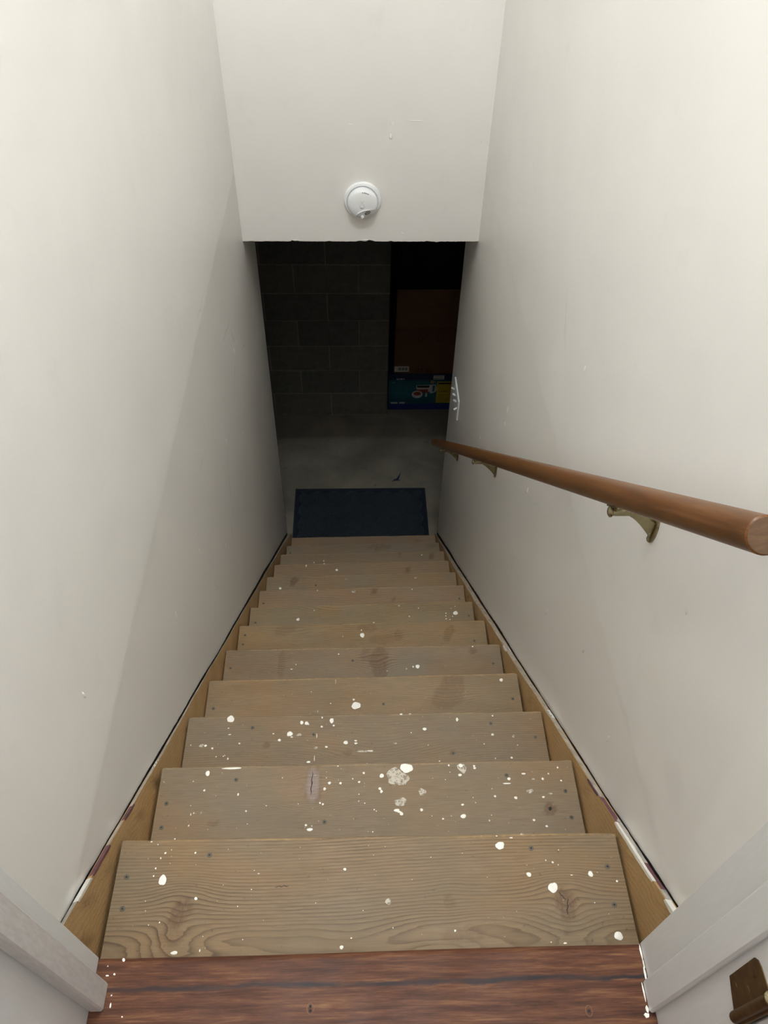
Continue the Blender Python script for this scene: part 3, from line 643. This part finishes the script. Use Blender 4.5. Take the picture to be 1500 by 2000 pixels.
# stringer boards
M_STR = wood_mat('stringer_wood', (.50, .315, .135), (.06, .028, .014), (.30, .165, .065), (.56, .36, .155), .42, .12, .55, .5)
def inner_x(sgn, y):
    if sgn > 0: return float(np.interp(y, [0, .25, .65, .9, 1.2, 1.5, 1.8, 2.1, 2.35, 2.55, 2.75, 2.87], [.4420, .4410, .4392, .4365, .4355, .4325, .4338, .4345, .4392, .4425, .4465, .447]))
    return float(np.interp(y, [0, .4, .65, .85, 1.9, 2.1, 2.33, 2.53, 2.75, 2.87], [-.4400, -.4392, -.4412, -.4432, -.4440, -.4408, -.4380, -.4325, -.4285, -.428]))
def stringer(xi, sgn):
    th = .0070 if sgn < 0 else .0085; n = 120; HT = .0085 + (.020 if sgn < 0 else .0085)
    ys = np.linspace(.0012, 2.792, n); V = []; rnd = random.Random(5 if sgn < 0 else 6)
    knots = [(y_, z_, rnd.uniform(.006, .014), rnd.uniform(.01, .028)) for (y_, z_) in ([(.10, -.085), (.045, -.12), (.40, -.36), (.17, -.155), (.30, -.29), (.62, -.55), (1.0, -.90)] if sgn < 0 else
             [(.20, -.185), (.175, -.155), (.065, -.075), (.72, -.655), (1.07, -.955), (.36, -.33), (1.6, -1.40)])]
    nz = 14
    for y in ys:
        wv = .0015 * math.sin(y * 11 + sgn) + .0008 * math.sin(y * 37)
        zt = HT - .8687 * y + wv
        xi = inner_x(sgn, y); th = (.4555 - xi) if sgn > 0 else (.4495 + xi)
        for j in range(nz): V.append((xi, y, zt + .0045 - .30 * (j / (nz - 1)) ** 1.5))
        V.append((xi + sgn * th, y, zt - .30)); V.append((xi + sgn * th, y, zt - .0045))
    P = nz + 2; F = []
    for i in range(n - 1):
        a = i * P
        F += [(a + j, a + (j + 1) % P, a + P + (j + 1) % P, a + P + j) for j in range(P)]
    F += [tuple(range(P)), tuple((n - 1) * P + j for j in range(P))]
    me = bpy.data.meshes.new('stringer'); me.from_pydata([(x, y, max(z, ZF)) for x, y, z in V], [], F)
    A = np.array(V); al = A[:, 1] * .77 - A[:, 2] * .64; ac = A[:, 1] * .64 + A[:, 2] * .77
    phi = ac / .012 + .8 * np.sin(al * 3) + .3 * np.sin(al * 11); kn = np.zeros(len(A))
    for (ky, kz, ra, rbb) in knots:
        d2 = ((A[:, 1] - ky) / ra) ** 2 + ((A[:, 2] - kz) / rbb) ** 2
        kn = np.maximum(kn, np.clip(1.2 - d2 ** .5, 0, 1) * .9); phi = phi + 1.5 * np.exp(-d2 * .3)
    for nm, ar in (('grain', phi), ('knot', kn), ('pale', phi * 0), ('edge', phi * 0)):
        at = me.attributes.new(nm, 'FLOAT', 'POINT'); at.data.foreach_set('value', ar.astype(np.float32))
    import bmesh
    bm = bmesh.new(); bm.from_mesh(me); bmesh.ops.recalc_face_normals(bm, faces=bm.faces); bm.to_mesh(me); bm.free()
    so = keep(link('stringer', me, M_STR), stairs)
    # paint and caulk left on the top edge
    def strip(y0, y1, mat, w0, w1, name='paint_residue', lift=.0006, drop=0.):
        m = MB(); k = max(3, int((y1 - y0) / .012)); rs = []
        for i in range(k + 1):
            y = y0 + (y1 - y0) * i / k
            zt = HT - .8687 * y + .0015 * math.sin(y * 11 + sgn) + .0008 * math.sin(y * 37)
            xi = inner_x(sgn, y); th_ = (.4555 - xi) if sgn > 0 else (.4495 + xi); fsc = th_ / th
            e = 1 if 0 < i < k else .35
            a = (w0 + rnd.uniform(-.0006, .0006)) * fsc; b_ = (w1 + rnd.uniform(-.0006, .0006)) * fsc
            za = zt + .0045 - .009 * a / th_; zb = zt + .0045 - .009 * b_ / th_
            dr = drop * e * rnd.uniform(.6, 1.2)
            ring = [(xi + sgn * a, y, za + lift), (xi + sgn * b_, y, zb + lift), (xi + sgn * b_, y, zb - .001), (xi + sgn * a, y, za - .001)]
            if drop > 0: ring = [(xi - sgn * .0007, y, zt + .0045 + lift), (xi + sgn * b_, y, zb + lift), (xi + sgn * b_, y, zb - .002), (xi + sgn * .0003, y, zt), (xi - sgn * .0001, y, zt - dr), (xi - sgn * .0008, y, zt - dr)]
            rs.append(ring)
        m.rings(rs); return m.obj(name, mat, so)
    strip(.30, 2.78, M_CAULK, .0012, th * .80, 'caulk_line')
    if sgn < 0:
        strip(.045, .085, M_CAULK, .001, th * .95); strip(.085, .13, M_PAINT, .0005, th, drop=.003); strip(.135, .20, M_REDP, .001, th * .8, drop=.004)
        strip(.20, .26, M_CAULK, .002, th * .8); strip(.262, .305, M_REDP, .0004, th * .7, drop=.003); strip(.42, .45, M_PAINT, .002, th * .9)
    else:
        strip(.035, .065, M_PAINT, .0006, th * .8, drop=.006); strip(.065, .085, M_CAULK, .001, th); strip(.075, .14, M_REDP, .004, th); strip(.10, .235, M_PAINT, .0003, .0035, drop=.006)
        strip(.14, .25, M_CAULK, .0036, th); strip(.235, .31, M_REDP, .0005, th * .8); strip(.31, .36, M_REDP, .003, th * .8, drop=.003); strip(1.00, 1.04, M_PAINT, .0005, th * .9, drop=.007); strip(.6, .64, M_PAINT, .004, th)
    return so
stringer(SKL, -1); stringer(SKR, 1)
# dark strip on each wall, painting in the shade of the gap behind the stringer
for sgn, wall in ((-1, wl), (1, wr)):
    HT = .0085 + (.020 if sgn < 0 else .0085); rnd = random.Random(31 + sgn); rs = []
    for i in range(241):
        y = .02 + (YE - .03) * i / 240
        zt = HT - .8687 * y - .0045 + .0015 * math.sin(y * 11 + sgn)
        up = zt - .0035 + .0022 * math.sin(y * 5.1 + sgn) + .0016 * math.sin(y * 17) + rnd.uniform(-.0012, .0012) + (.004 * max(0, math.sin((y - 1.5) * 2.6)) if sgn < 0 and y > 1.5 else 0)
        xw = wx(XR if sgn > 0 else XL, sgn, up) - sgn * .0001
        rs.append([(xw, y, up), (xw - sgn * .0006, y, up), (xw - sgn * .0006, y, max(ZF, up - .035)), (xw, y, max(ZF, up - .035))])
    MB().rings(rs).obj('gap_shade_strip', M_HOLE, wall)

# ================================================================ HANDRAIL
M_RAIL = new_mat('stained_rail_wood', (.25, .11, .04), .40, spec=.28); _t = NT(M_RAIL)
_f = _t.noise(_t.coord((50, 50, 2.2)), 5, 5, .6, .4)
_c = _t.ramp(_f, [(.3, (.085, .032, .009)), (.5, (.125, .051, .015)), (.7, (.175, .077, .025))])
_c = _t.mix(_t.grey(_t.noise(_t.coord((12, 12, 2)), 5, 3), [(.5, 0), (.75, .5)]), _c, (.055, .022, .008))
_t.out(_c, _t.grey(_f, [(.3, .30), (.7, .40)]), _t.bump(_f, .05, .0005))
M_RAILEND = plain('rail_end_grain', (.11, .060, .030), .55, var=.35, scale=55, stretch=(1, 3, 1))
RX = .385
def rail_z(y): return .8320 - .8860 * y
hand = tag(empty('handrail', (RX, 1.5, rail_z(1.5))), 'round brown wooden handrail sloping down the right wall on brass brackets', 'handrail')
p0 = Vector((RX, .212, rail_z(.212))); p1 = Vector((RX, 2.700, rail_z(2.700))); d = (p1 - p0); Ln = d.length
m = MB(); m.lathe((0, 0, 0), (0, 0, 1), [(.0186, 0), (.0204, .0016)] + [(.0204, Ln * i / 24) for i in range(1, 24)] + [(.0204, Ln - .0016), (.019, Ln)], 40)
rl = m.obj('rail', M_RAIL, None, True)
rl.matrix_world = Matrix.Translation(p0) @ d.to_track_quat('Z', 'Y').to_matrix().to_4x4(); keep_mw = rl.matrix_world.copy()
bpy.context.view_layer.update(); rl.parent = hand; rl.matrix_parent_inverse = Matrix.Translation(-hand.location)
ec = MB(); ec.lathe((0, 0, .0001), (0, 0, -1), [(.0184, 0), (.0183, .0004), (.0001, .0006)], 40)
ec.obj('end_grain', M_RAILEND, rl)
def bracket(y):
    z = rail_z(y); root = MB()
    zb = z - .0385                                   # barrel under the rail
    root.lathe((RX - .009, y, zb), (1, 0, 0), [(.0001, -.0035), (.0055, -.0025), (.0088, -.0002), (.0092, .0018), (.0080, .0036), (.0068, .0045), (.0072, .010), (.0072, .032), (.0062, .036), (.001, .037)], 22)
    b_ = keep(root.obj('bracket', M_BRASS, None, True), hand)
    # saddle plate screwed to the underside of the rail
    MB().box(RX - .012, RX + .012, y - .028, y + .028, -.0012, .0012, .0006, M=Matrix.Translation((0, 0, 0))).mesh('x')
    sm = Matrix.Translation((RX, y, z - .0268)) @ Matrix.Rotation(-math.atan(.8860), 4, 'X')
    MB().box(-.008, .008, -.026, .026, -.0016, .0016, .0006, M=sm).obj('saddle', M_BRASS, b_)
    MB().lathe((RX, y, z - .0335), (0, 0, 1), [(.0052, -.004), (.0052, .008)], 12).obj('post', M_BRASS, b_, True)
    # flared arm from the barrel down to the wall plate
    xw = wx(XR, 1, zb) - .004
    secs = []
    for i in range(9):
        t_ = i / 8
        x = RX + .024 + (xw - RX - .024) * t_
        zc = zb - .001 - .042 * t_ ** 1.15
        hh = .0064 + .0120 * t_ ** 1.8; ty = .0040 + .0015 * t_
        secs.append([(x, y - ty, zc - hh), (x, y - ty * .9, zc + hh), (x, y + ty * .9, zc + hh), (x, y + ty, zc - hh)])
    MB().rings(secs).obj('arm', M_BRASS, b_)
    # oval wall plate with a screw at each end
    zc = zb - .043; n = 28
    out = [(y + .0125 * math.cos(6.2832 * j / n), zc + .031 * math.sin(6.2832 * j / n)) for j in range(n)]
    xw2 = wx(XR, 1, zc)
    MB().rings([[(xw2, p[0], p[1]) for p in out], [(xw2 - .0030, p[0], p[1]) for p in out], [(xw2 - .0042, y + (p[0] - y) * .82, zc + (p[1] - zc) * .9) for p in out]]).obj('wall_plate', M_BRASS, b_, True)
    for s_ in (-1, 1):
        MB().lathe((xw2 - .0038, y + .001 * s_, zc + .0235 * s_), (-1, 0, 0), [(.0050, 0), (.0048, .0016), (.0030, .0028), (.0004, .0022)], 14).obj('screw', M_BRASS, b_, True)
for y in (.528, 1.622, 2.420): bracket(y)

# ================================================================ SMALL THINGS
# smoke detector on the end wall
CX, CZ, CY = .0092, -.1635, YH
det = tag(empty('smoke_detector', (CX, CY, CZ)), 'round white smoke detector fixed on the end wall above the basement opening', 'smoke detector')
def wo(mb, name, mat, parent, smooth=False):      # modelled relative to the detector centre
    return mb.obj(name, mat, parent, smooth)
base = wo(MB().lathe((0, 0, 0), (0, -1, 0), [(.0685, 0), (.0690, .002), (.0685, .0085), (.0665, .0120), (.0600, .0140), (.0580, .0130), (.0570, .0080), (.0300, .0080)], 72), 'base', M_PLAST, det, True)
cov = wo(MB().lathe((0, 0, 0), (0, -1, 0), [(.0540, .0100), (.0548, .0150), (.0552, .0290), (.0542, .0340), (.0515, .0380), (.0460, .0410), (.0300, .0432), (.0120, .0440), (.0001, .0441)], 72), 'cover', M_PLAST, det, True)
def face_y(x, z):      # height of the domed front at a point
    r = math.hypot(x, z); return -float(np.interp(r, [0, .012, .03, .046, .0515, .0542, .0552], [.0441, .0440, .0432, .0410, .0380, .0340, .029]))
# crescent speaker panel with a curved ridge above it
def crescent():
    up = [(-.027, -.0445), (-.019, -.0345), (-.008, -.0265), (.004, -.0215), (.018, -.0185), (.034, -.0170), (.0505, -.0155)]
    m = MB(); m.tube([(x, face_y(x, z) - .0003, z) for x, z in up], [.0007, .0014, .0018, .0018, .0016, .0012, .0006], 8)
    wo(m, 'ridge', M_PLAST, cov, True)
    def lim(i, n):
        a0, a1 = math.atan2(-.0445, -.027), math.atan2(-.0155, .0505); a = a0 + (a1 - a0) * i / n; return (.0505 * math.cos(a), .0505 * math.sin(a))
    n = 24; rows = []
    for i in range(n + 1):
        t_ = i / n * 6; k = min(5, int(t_)); f_ = t_ - k
        u = (up[k][0] * (1 - f_) + up[k + 1][0] * f_, up[k][1] * (1 - f_) + up[k + 1][1] * f_ - .0014); l_ = lim(i, n)
        rows.append([(u[0] + (l_[0] - u[0]) * q / 6, face_y(*(u[0] + (l_[0] - u[0]) * q / 6, u[1] + (l_[1] - u[1]) * q / 6)) - .0003, u[1] + (l_[1] - u[1]) * q / 6) for q in range(7)])
    m = MB()
    m.v = [p for r in rows for p in r]; m.f = [(i * 7 + j, i * 7 + j + 1, (i + 1) * 7 + j + 1, (i + 1) * 7 + j) for i in range(n) for j in range(6)]
    wo(m, 'speaker_panel', M_PLASTG, cov, True)
crescent()
for i in range(5):
    c = Vector((.0185 + (i - 2) * .0040, 0, -.0300 + (i - 2) * .0026)); L = (.0045, .0068, .0080, .0068, .0045)[i]
    dv = Vector((.60, 0, -.80)) ; pv = Vector((.8, 0, .6)); m = MB()
    q = [c + dv * a * L + pv * b_ * .0012 for a, b_ in ((-1, -1), (1, -1), (1, 1), (-1, 1))]
    m.v = [(p.x, face_y(p.x, p.z) - .0012, p.z) for p in q] + [(p.x, face_y(p.x, p.z) + .0002, p.z) for p in q]; m.f = [(0, 1, 2, 3), (4, 7, 6, 5), (0, 4, 5, 1), (1, 5, 6, 2), (2, 6, 7, 3), (3, 7, 4, 0)]
    wo(m, 'speaker_slot', M_BLACK, cov)
def ringon(x, z, r, t_, name, mat):
    m = MB(); m.tube([(x + r * math.cos(.2618 * j), face_y(x + r * math.cos(.2618 * j), z + r * math.sin(.2618 * j)) - .0003, z + r * math.sin(.2618 * j)) for j in range(25)], t_, 6); wo(m, name, mat, cov, True)
ringon(-.002, -.006, .0085, .0006, 'test_button_ring', M_PLASTG)
wo(MB().lathe((-.002, face_y(0, 0) + .001, -.006), (0, -1, 0), [(.0072, 0), (.0070, .0018), (.0055, .0024), (.0001, .0026)], 24), 'test_button', M_PLAST, cov, True)
ringon(-.001, -.0455, .0078, .0006, 'hush_button_ring', M_PLASTG)
wo(MB().lathe((-.001, face_y(0, .0455) + .001, -.0455), (0, -1, 0), [(.0066, 0), (.0063, .0022), (.0050, .0030), (.0001, .0033)], 24), 'hush_button', M_PLAST, cov, True)
wo(MB().box(-.0045, .0005, face_y(0, .0) - .0008, face_y(0, 0) + .001, .0070, .0082), 'indicator', M_PLASTG, cov)
wo(MB().box(-.009, .006, face_y(0, .0) - .0004, face_y(0, 0) + .001, .0120, .0128), 'embossed_line', M_PLASTG, cov)
# handwritten marker note along the upper rim (strokes read upside down)
strokes = [[(0, .5), (.3, -.6), (.7, .6), (.35, .1)], [(1.1, -.5), (1.1, .1)], [(1.1, .5), (1.12, .6)], [(1.5, .3), (1.9, .25)], [(2.2, 1.), (2.25, -.7), (2.6, -.6)], [(2.0, .4), (2.6, .35)], [(3.3, -.3), (2.95, 0), (3.1, .4), (3.5, .3), (3.5, -.1), (3.2, -.3)],
           [(3.9, .4), (3.9, -.4), (4.2, .3), (4.4, -.4), (4.6, .3)], [(5.0, .5), (5.4, -.3)], [(5.4, .6), (4.95, -.4)], [(5.0, .5), (5.4, .55)]]
m = MB()
for s_ in strokes:
    pts = []
    for (u, v) in s_:
        a = math.radians(92 - u * 5.6); r_ = .0455 + v * .0021; pts.append((r_ * math.cos(a), r_ * math.sin(a)))
    m.tube([(x, face_y(x, z) - .0002, z) for x, z in pts], .0009, 5)
wo(m, 'marker_writing', M_INK, cov)
_SD = [det]

# four-gang light switch near the foot of the right wall
sy0, sy1, sz0, sz1 = 2.545, 2.736, -1.275, -1.157
sw = tag(empty('light_switch', (XR, (sy0 + sy1) / 2, (sz0 + sz1) / 2)), 'white four-gang toggle light switch plate low on the right wall near the basement', 'light switch')
def rel(root, o): o.parent = root; o.matrix_parent_inverse = Matrix.Translation(-root.location); return o
xs_ = wx(XR, 1, sz0)
rel(sw, MB().box(xs_ - .0075, xs_ - .0002, sy0, sy1, sz0, sz1, .0028).obj('switch_plate', M_PLAST))
for i in range(4):
    yc = (sy0 + sy1) / 2 + (i - 1.5) * .046; zc = (sz0 + sz1) / 2; up = (i != 0)
    e = Vector((xs_ - .0200, yc, zc + (.010 if up else -.010))); s_ = Vector((xs_ - .006, yc, zc))
    m = MB(); m.tube([s_, s_.lerp(e, .6), e, e + (e - s_) * .08], [.0040, .0046, .0052, .0030], 12)
    rel(sw, m.obj('toggle', M_PLAST, None, True))
for i in range(4):
    yc = (sy0 + sy1) / 2 + (i - 1.5) * .046
    for dz in (-.030, .030):
        rel(sw, MB().lathe((xs_ - .0074, yc, (sz0 + sz1) / 2 + dz), (-1, 0, 0), [(.0030, 0), (.0028, .0008), (.0005, .001)], 10).obj('screw', M_PLASTG, None, True))

# dark rubber mat with a parquet of ribs
mx0, mx1, my0, my1 = -.4390, .4275, 2.800, 3.321
mat_root = tag(empty('door_mat', (0, 3.04, ZF)), 'dark navy ribbed rubber mat lying on the concrete at the foot of the stairs', 'mat')
M_MAT = plain('navy_rubber', (.010, .018, .032), .6, var=.25, scale=40, bump=.3)
M_RIB = plain('navy_ribbed_carpet', (.038, .052, .058), .45, var=.4, scale=90, bump=.4)
def rel_obj(root, mb, name, mat, smooth=False):
    dz = .0765 if root.name in ('cardboard_box', 'appliance_box') else 0.
    mb.v = [(p[0], p[1], p[2] + dz) for p in mb.v]
    return rel(root, mb.obj(name, mat, None, smooth))
rel_obj(mat_root, MB().box(mx0, mx1, my0, my1, ZF + .0003, ZF + .0045, .0012), 'mat_base', M_MAT)
m = MB()
for (a, b_, c, d_) in ((mx0 + .004, mx1 - .004, my0 + .004, my0 + .024), (mx0 + .004, mx1 - .004, my1 - .024, my1 - .004), (mx0 + .004, mx0 + .024, my0 + .026, my1 - .026), (mx1 - .024, mx1 - .004, my0 + .026, my1 - .026)):
    m.box(a, b_, c, d_, ZF + .004, ZF + .0068, .0012)
rel_obj(mat_root, m, 'border', M_MAT)
ribs = MB(); cs = .080; nr = 7; inx0, inx1, iny0, iny1 = mx0 + .028, mx1 - .028, my0 + .028, my1 - .028
for i in range(-14, 15):
    for j in range(-14, 15):
        for r_ in range(nr):
            if (i + j) % 2: a0, a1, b0, b1 = i * cs + .003, (i + 1) * cs - .003, j * cs + (r_ + .28) * cs / nr, j * cs + (r_ + .72) * cs / nr
            else: a0, a1, b0, b1 = i * cs + (r_ + .28) * cs / nr, i * cs + (r_ + .72) * cs / nr, j * cs + .003, (j + 1) * cs - .003
            c = .7071
            P = [((u - v) * c - .02, (u + v) * c + 3.04) for u, v in ((a0, b0), (a1, b0), (a1, b1), (a0, b1))]
            cx_, cy_ = sum(p[0] for p in P) / 4, sum(p[1] for p in P) / 4
            if not (inx0 - .01 < cx_ < inx1 + .01 and iny0 - .01 < cy_ < iny1 + .01): continue
            P = [(min(max(p[0], inx0), inx1), min(max(p[1], iny0), iny1)) for p in P]
            ribs.prism(P, lambda p: (p[0], p[1], ZF + .004), lambda p: (p[0], p[1], ZF + .0075))
ro = rel_obj(mat_root, ribs, 'ribs', M_RIB); ro['kind'] = 'stuff'

# torn dark scrap lying on the concrete beyond the mat
pts = [(0, 0), (.018, .020), (.030, .022), (.052, .062), (.066, .088), (.058, .056), (.050, .030), (.044, .020), (.060, .012), (.040, .008), (.022, .006)]
m = MB(); m.prism(pts, lambda p: (p[0], p[1], .0004 + .004 * math.sin(p[0] * 70) ** 2), lambda p: (p[0], p[1], .0016 + .004 * math.sin(p[0] * 70) ** 2))
scrap = m.obj('torn_scrap', plain('dark_blue_scrap', (.012, .014, .05), .5)); scrap.location = (.207, 3.383, ZF)
tag(scrap, 'small torn dark blue scrap lying on the concrete floor beyond the mat', 'scrap')

# ---- cartons beside the block wall
M_CARD = plain('brown_cardboard', (.17, .080, .032), .85, var=.08, scale=20, stretch=(1, 1, 8))
M_CARD2 = plain('brown_cardboard_flap', (.19, .098, .042), .85, var=.08, scale=20)
M_TAPE = plain('packing_print', (.035, .02, .012), .7)
M_LAB = plain('white_label', (.62, .62, .60), .6, var=.03)
bx0, bx1, by0, by1, bz0, bz1 = .240, .780, 4.132, 4.53, -2.3130, -1.930
cb = tag(empty('cardboard_box', ((bx0 + bx1) / 2, by0, bz0 + .0765)), 'tall brown cardboard carton with raised flap standing on the blue box', 'box')
T = .005
rel_obj(cb, MB().box(bx0, bx1, by0, by0 + T, bz0, bz1, .001), 'front_panel', M_CARD)
rel_obj(cb, MB().box(bx0, bx1, by1 - T, by1, bz0, bz1, .001), 'back_panel', M_CARD)
rel_obj(cb, MB().box(bx0, bx0 + T, by0 + T, by1 - T, bz0, bz1), 'side_panel', M_CARD)
rel_obj(cb, MB().box(bx1 - T, bx1, by0 + T, by1 - T, bz0, bz1), 'side_panel', M_CARD)
rel_obj(cb, MB().box(bx0 + T, bx1 - T, by0 + T, by1 - T, bz0, bz0 + T), 'bottom_panel', M_CARD)
def flap(x0, x1, L, tilt, name='flap'):
    Mx = Matrix.Translation((0, by0 + T * .5, bz1 + .001)) @ Matrix.Rotation(math.radians(tilt), 4, 'X')
    return rel_obj(cb, MB().box(x0, x1, -T * .5, T * .5, .0015, L, .001, M=Mx), name, M_CARD2)
flap(bx0 + .004, bx1 - .004, .292, -1.0)
def printed(root, x0, x1, z0, z1, y, mat, name, t_=.0006): return rel_obj(root, MB().box(x0, x1, y - t_, y + .0002, z0, z1), name, mat)
printed(cb, .2425, .345, -2.296, -2.248, by0, M_LAB, 'address_label')
for i in range(9): 
    x = .266 + i * .0078; printed(cb, x, x + (.0045 if i % 3 else .0022), -2.284, -2.258, by0 - .0006, M_BLACK, 'bar')
printed(cb, .252, .262, -2.284, -2.256, by0 - .0006, M_PLASTG, 'bar')
def glyphs(root, x0, x1, z0, z1, y, mat, name, seed=0):
    """a line of printed characters too small to read: short upright and level strokes"""
    r_ = random.Random(seed); m = MB(); x = x0; h = z1 - z0
    while x < x1 - h * .4:
        wd = h * r_.uniform(.45, .8)
        if r_.random() < .85:
            m.box(x, x + h * .16, y - .0006, y + .0002, z0, z1)
            if r_.random() < .7: m.box(x + h * .16, x + wd * .8, y - .0006, y + .0002, z0 if r_.random() < .5 else z1 - h * .18, (z0 + h * .18) if r_.random() < .5 else z1)
        x += wd
    return rel_obj(root, m, name, mat)
glyphs(cb, .385, .560, -2.283, -2.268, by0, M_TAPE, 'printed_line', 3)
glyphs(cb, .385, .520, -2.302, -2.290, by0, M_TAPE, 'printed_line', 4)
for x in (.395, .525):       # shipping symbols
    printed(cb, x, x + .004, -2.030, -1.995, by0, M_TAPE, 'shipping_mark'); printed(cb, x, x + .040, -2.032, -2.028, by0, M_TAPE, 'shipping_mark'); printed(cb, x + .036, x + .040, -2.030, -2.005, by0, M_TAPE, 'shipping_mark')

ax0, ax1, ay0, ay1, az0, az1 = .2030, .860, 4.120, 4.56, -2.6386 + .001, -2.3140
ab = tag(empty('appliance_box', ((ax0 + ax1) / 2, ay0, ZF)), 'teal and blue printed appliance box on the basement floor beneath the brown carton', 'box')
M_TEAL = new_mat('teal_print', (.02, .12, .17), .5); _t = NT(M_TEAL); _s = _t.n('ShaderNodeSeparateXYZ'); _t.l(_t.coord(), _s.inputs[0])
_zz = _t.math('DIVIDE', _t.math('ADD', _s.outputs[2], -(ZF)), .324)
_t.out(_t.ramp(_zz, [(0, (.02, .03, .22)), (.16, (.012, .04, .22)), (.20, (.010, .09, .16)), (.5, (.010, .13, .19)), (.84, (.010, .12, .17)), (.88, (.008, .03, .10))]))
abody = rel_obj(ab, MB().box(ax0, ax1, ay0, ay1, az0, az1, .003), 'carton', M_TEAL)
M_YEL = plain('yellow_label', (.50, .38, .02), .6, var=.04); M_PW = plain('white_print', (.60, .62, .63), .55, var=.02); M_TL = plain('pale_teal_print', (.05, .26, .32), .6, var=.02); M_RED = plain('red_print', (.30, .05, .03), .5)
y = ay0
glyphs(ab, .255, .320, -2.358, -2.346, y, M_PW, 'headline', 8)
glyphs(ab, .232, .250, -2.388, -2.380, y, M_PW, 'headline', 9)
for i, z in enumerate((-2.412, -2.424, -2.440, -2.452, -2.470, -2.482, -2.500, -2.520)): glyphs(ab, .232, .232 + (.13, .11, .12, .14, .10, .12, .13, .10)[i], z, z + .006, y, M_TL, 'text_line', 20 + i)
printed(ab, .2215, .272, -2.578, -2.564, y, M_PW, 'badge'); printed(ab, .286, .325, -2.578, -2.564, y, M_PW, 'badge')
def disc(root, x, z, rx, rz, mat, name, lvl=0):
    n = 28; m = MB(); m.prism([(x + rx * math.cos(6.2832 * j / n), z + rz * math.sin(6.2832 * j / n)) for j in range(n)], lambda p: (p[0], y + .0002, p[1]), lambda p: (p[0], y - .0006 - .0005 * lvl, p[1]))
    return rel_obj(root, m, name, mat)
def polyp(root, pts, mat, name, lvl=0):
    m = MB(); m.prism(pts, lambda p: (p[0], y + .0002, p[1]), lambda p: (p[0], y - .0006 - .0005 * lvl, p[1])); return rel_obj(root, m, name, mat)
polyp(ab, [(.404, -2.408), (.545, -2.402), (.556, -2.448), (.545, -2.470), (.512, -2.485), (.500, -2.468), (.440, -2.462), (.404, -2.440)], M_PW, 'appliance_picture')
polyp(ab, [(.408, -2.412), (.500, -2.410), (.494, -2.430), (.410, -2.428)], M_BLACK, 'appliance_picture', 1)
polyp(ab, [(.402, -2.447), (.490, -2.445), (.488, -2.478), (.440, -2.472)], M_RED, 'appliance_picture', 1)
polyp(ab, [(.520, -2.412), (.540, -2.410), (.536, -2.462), (.522, -2.466)], M_TEAL, 'appliance_picture', 1)
polyp(ab, [(.472, -2.478), (.486, -2.478), (.486, -2.515), (.470, -2.515)], M_PW, 'appliance_picture')
disc(ab, .413, -2.492, .040, .034, M_PW, 'round_picture', 2); disc(ab, .413, -2.484, .026, .017, M_RED, 'round_picture', 3); disc(ab, .518, -2.378, .015, .016, plain('tan_print', (.40, .30, .18), .6), 'seal', 1)
glyphs(ab, .385, .430, -2.540, -2.534, y, M_TL, 'caption', 31)
printed(ab, .522, .600, -2.356, -2.320, y, M_LAB, 'white_sticker'); glyphs(ab, .530, .594, -2.332, -2.325, y - .0006, M_BLACK, 'sticker_line', 41); glyphs(ab, .530, .594, -2.350, -2.342, y - .0006, M_BLACK, 'sticker_line', 42)
printed(ab, .552, .668, -2.572, -2.375, y, M_YEL, 'yellow_label'); printed(ab, .560, .660, -2.398, -2.386, y - .0006, M_BLACK, 'label_bar'); glyphs(ab, .570, .640, -2.470, -2.460, y - .0006, M_BLACK, 'label_text', 51)
for i in range(5): glyphs(ab, .562, .655, -2.500 - i * .014, -2.495 - i * .014, y - .0006, plain('olive_print', (.22, .17, .01), .6), 'label_text', 60 + i)

# thin dark pipe behind the cartons, hardly lit
pp = MB(); pp.tube([(.30, 4.95, ZF), (.30, 4.95, -1.55), (.40, 4.95, -1.05), (.42, 4.95, -.37)], .02, 10)
po = pp.obj('drain_pipe', plain('dark_pipe', (.05, .05, .05), .6), None, True); tag(po, 'dark bent drain pipe rising behind the brown carton in the shadows', 'pipe')
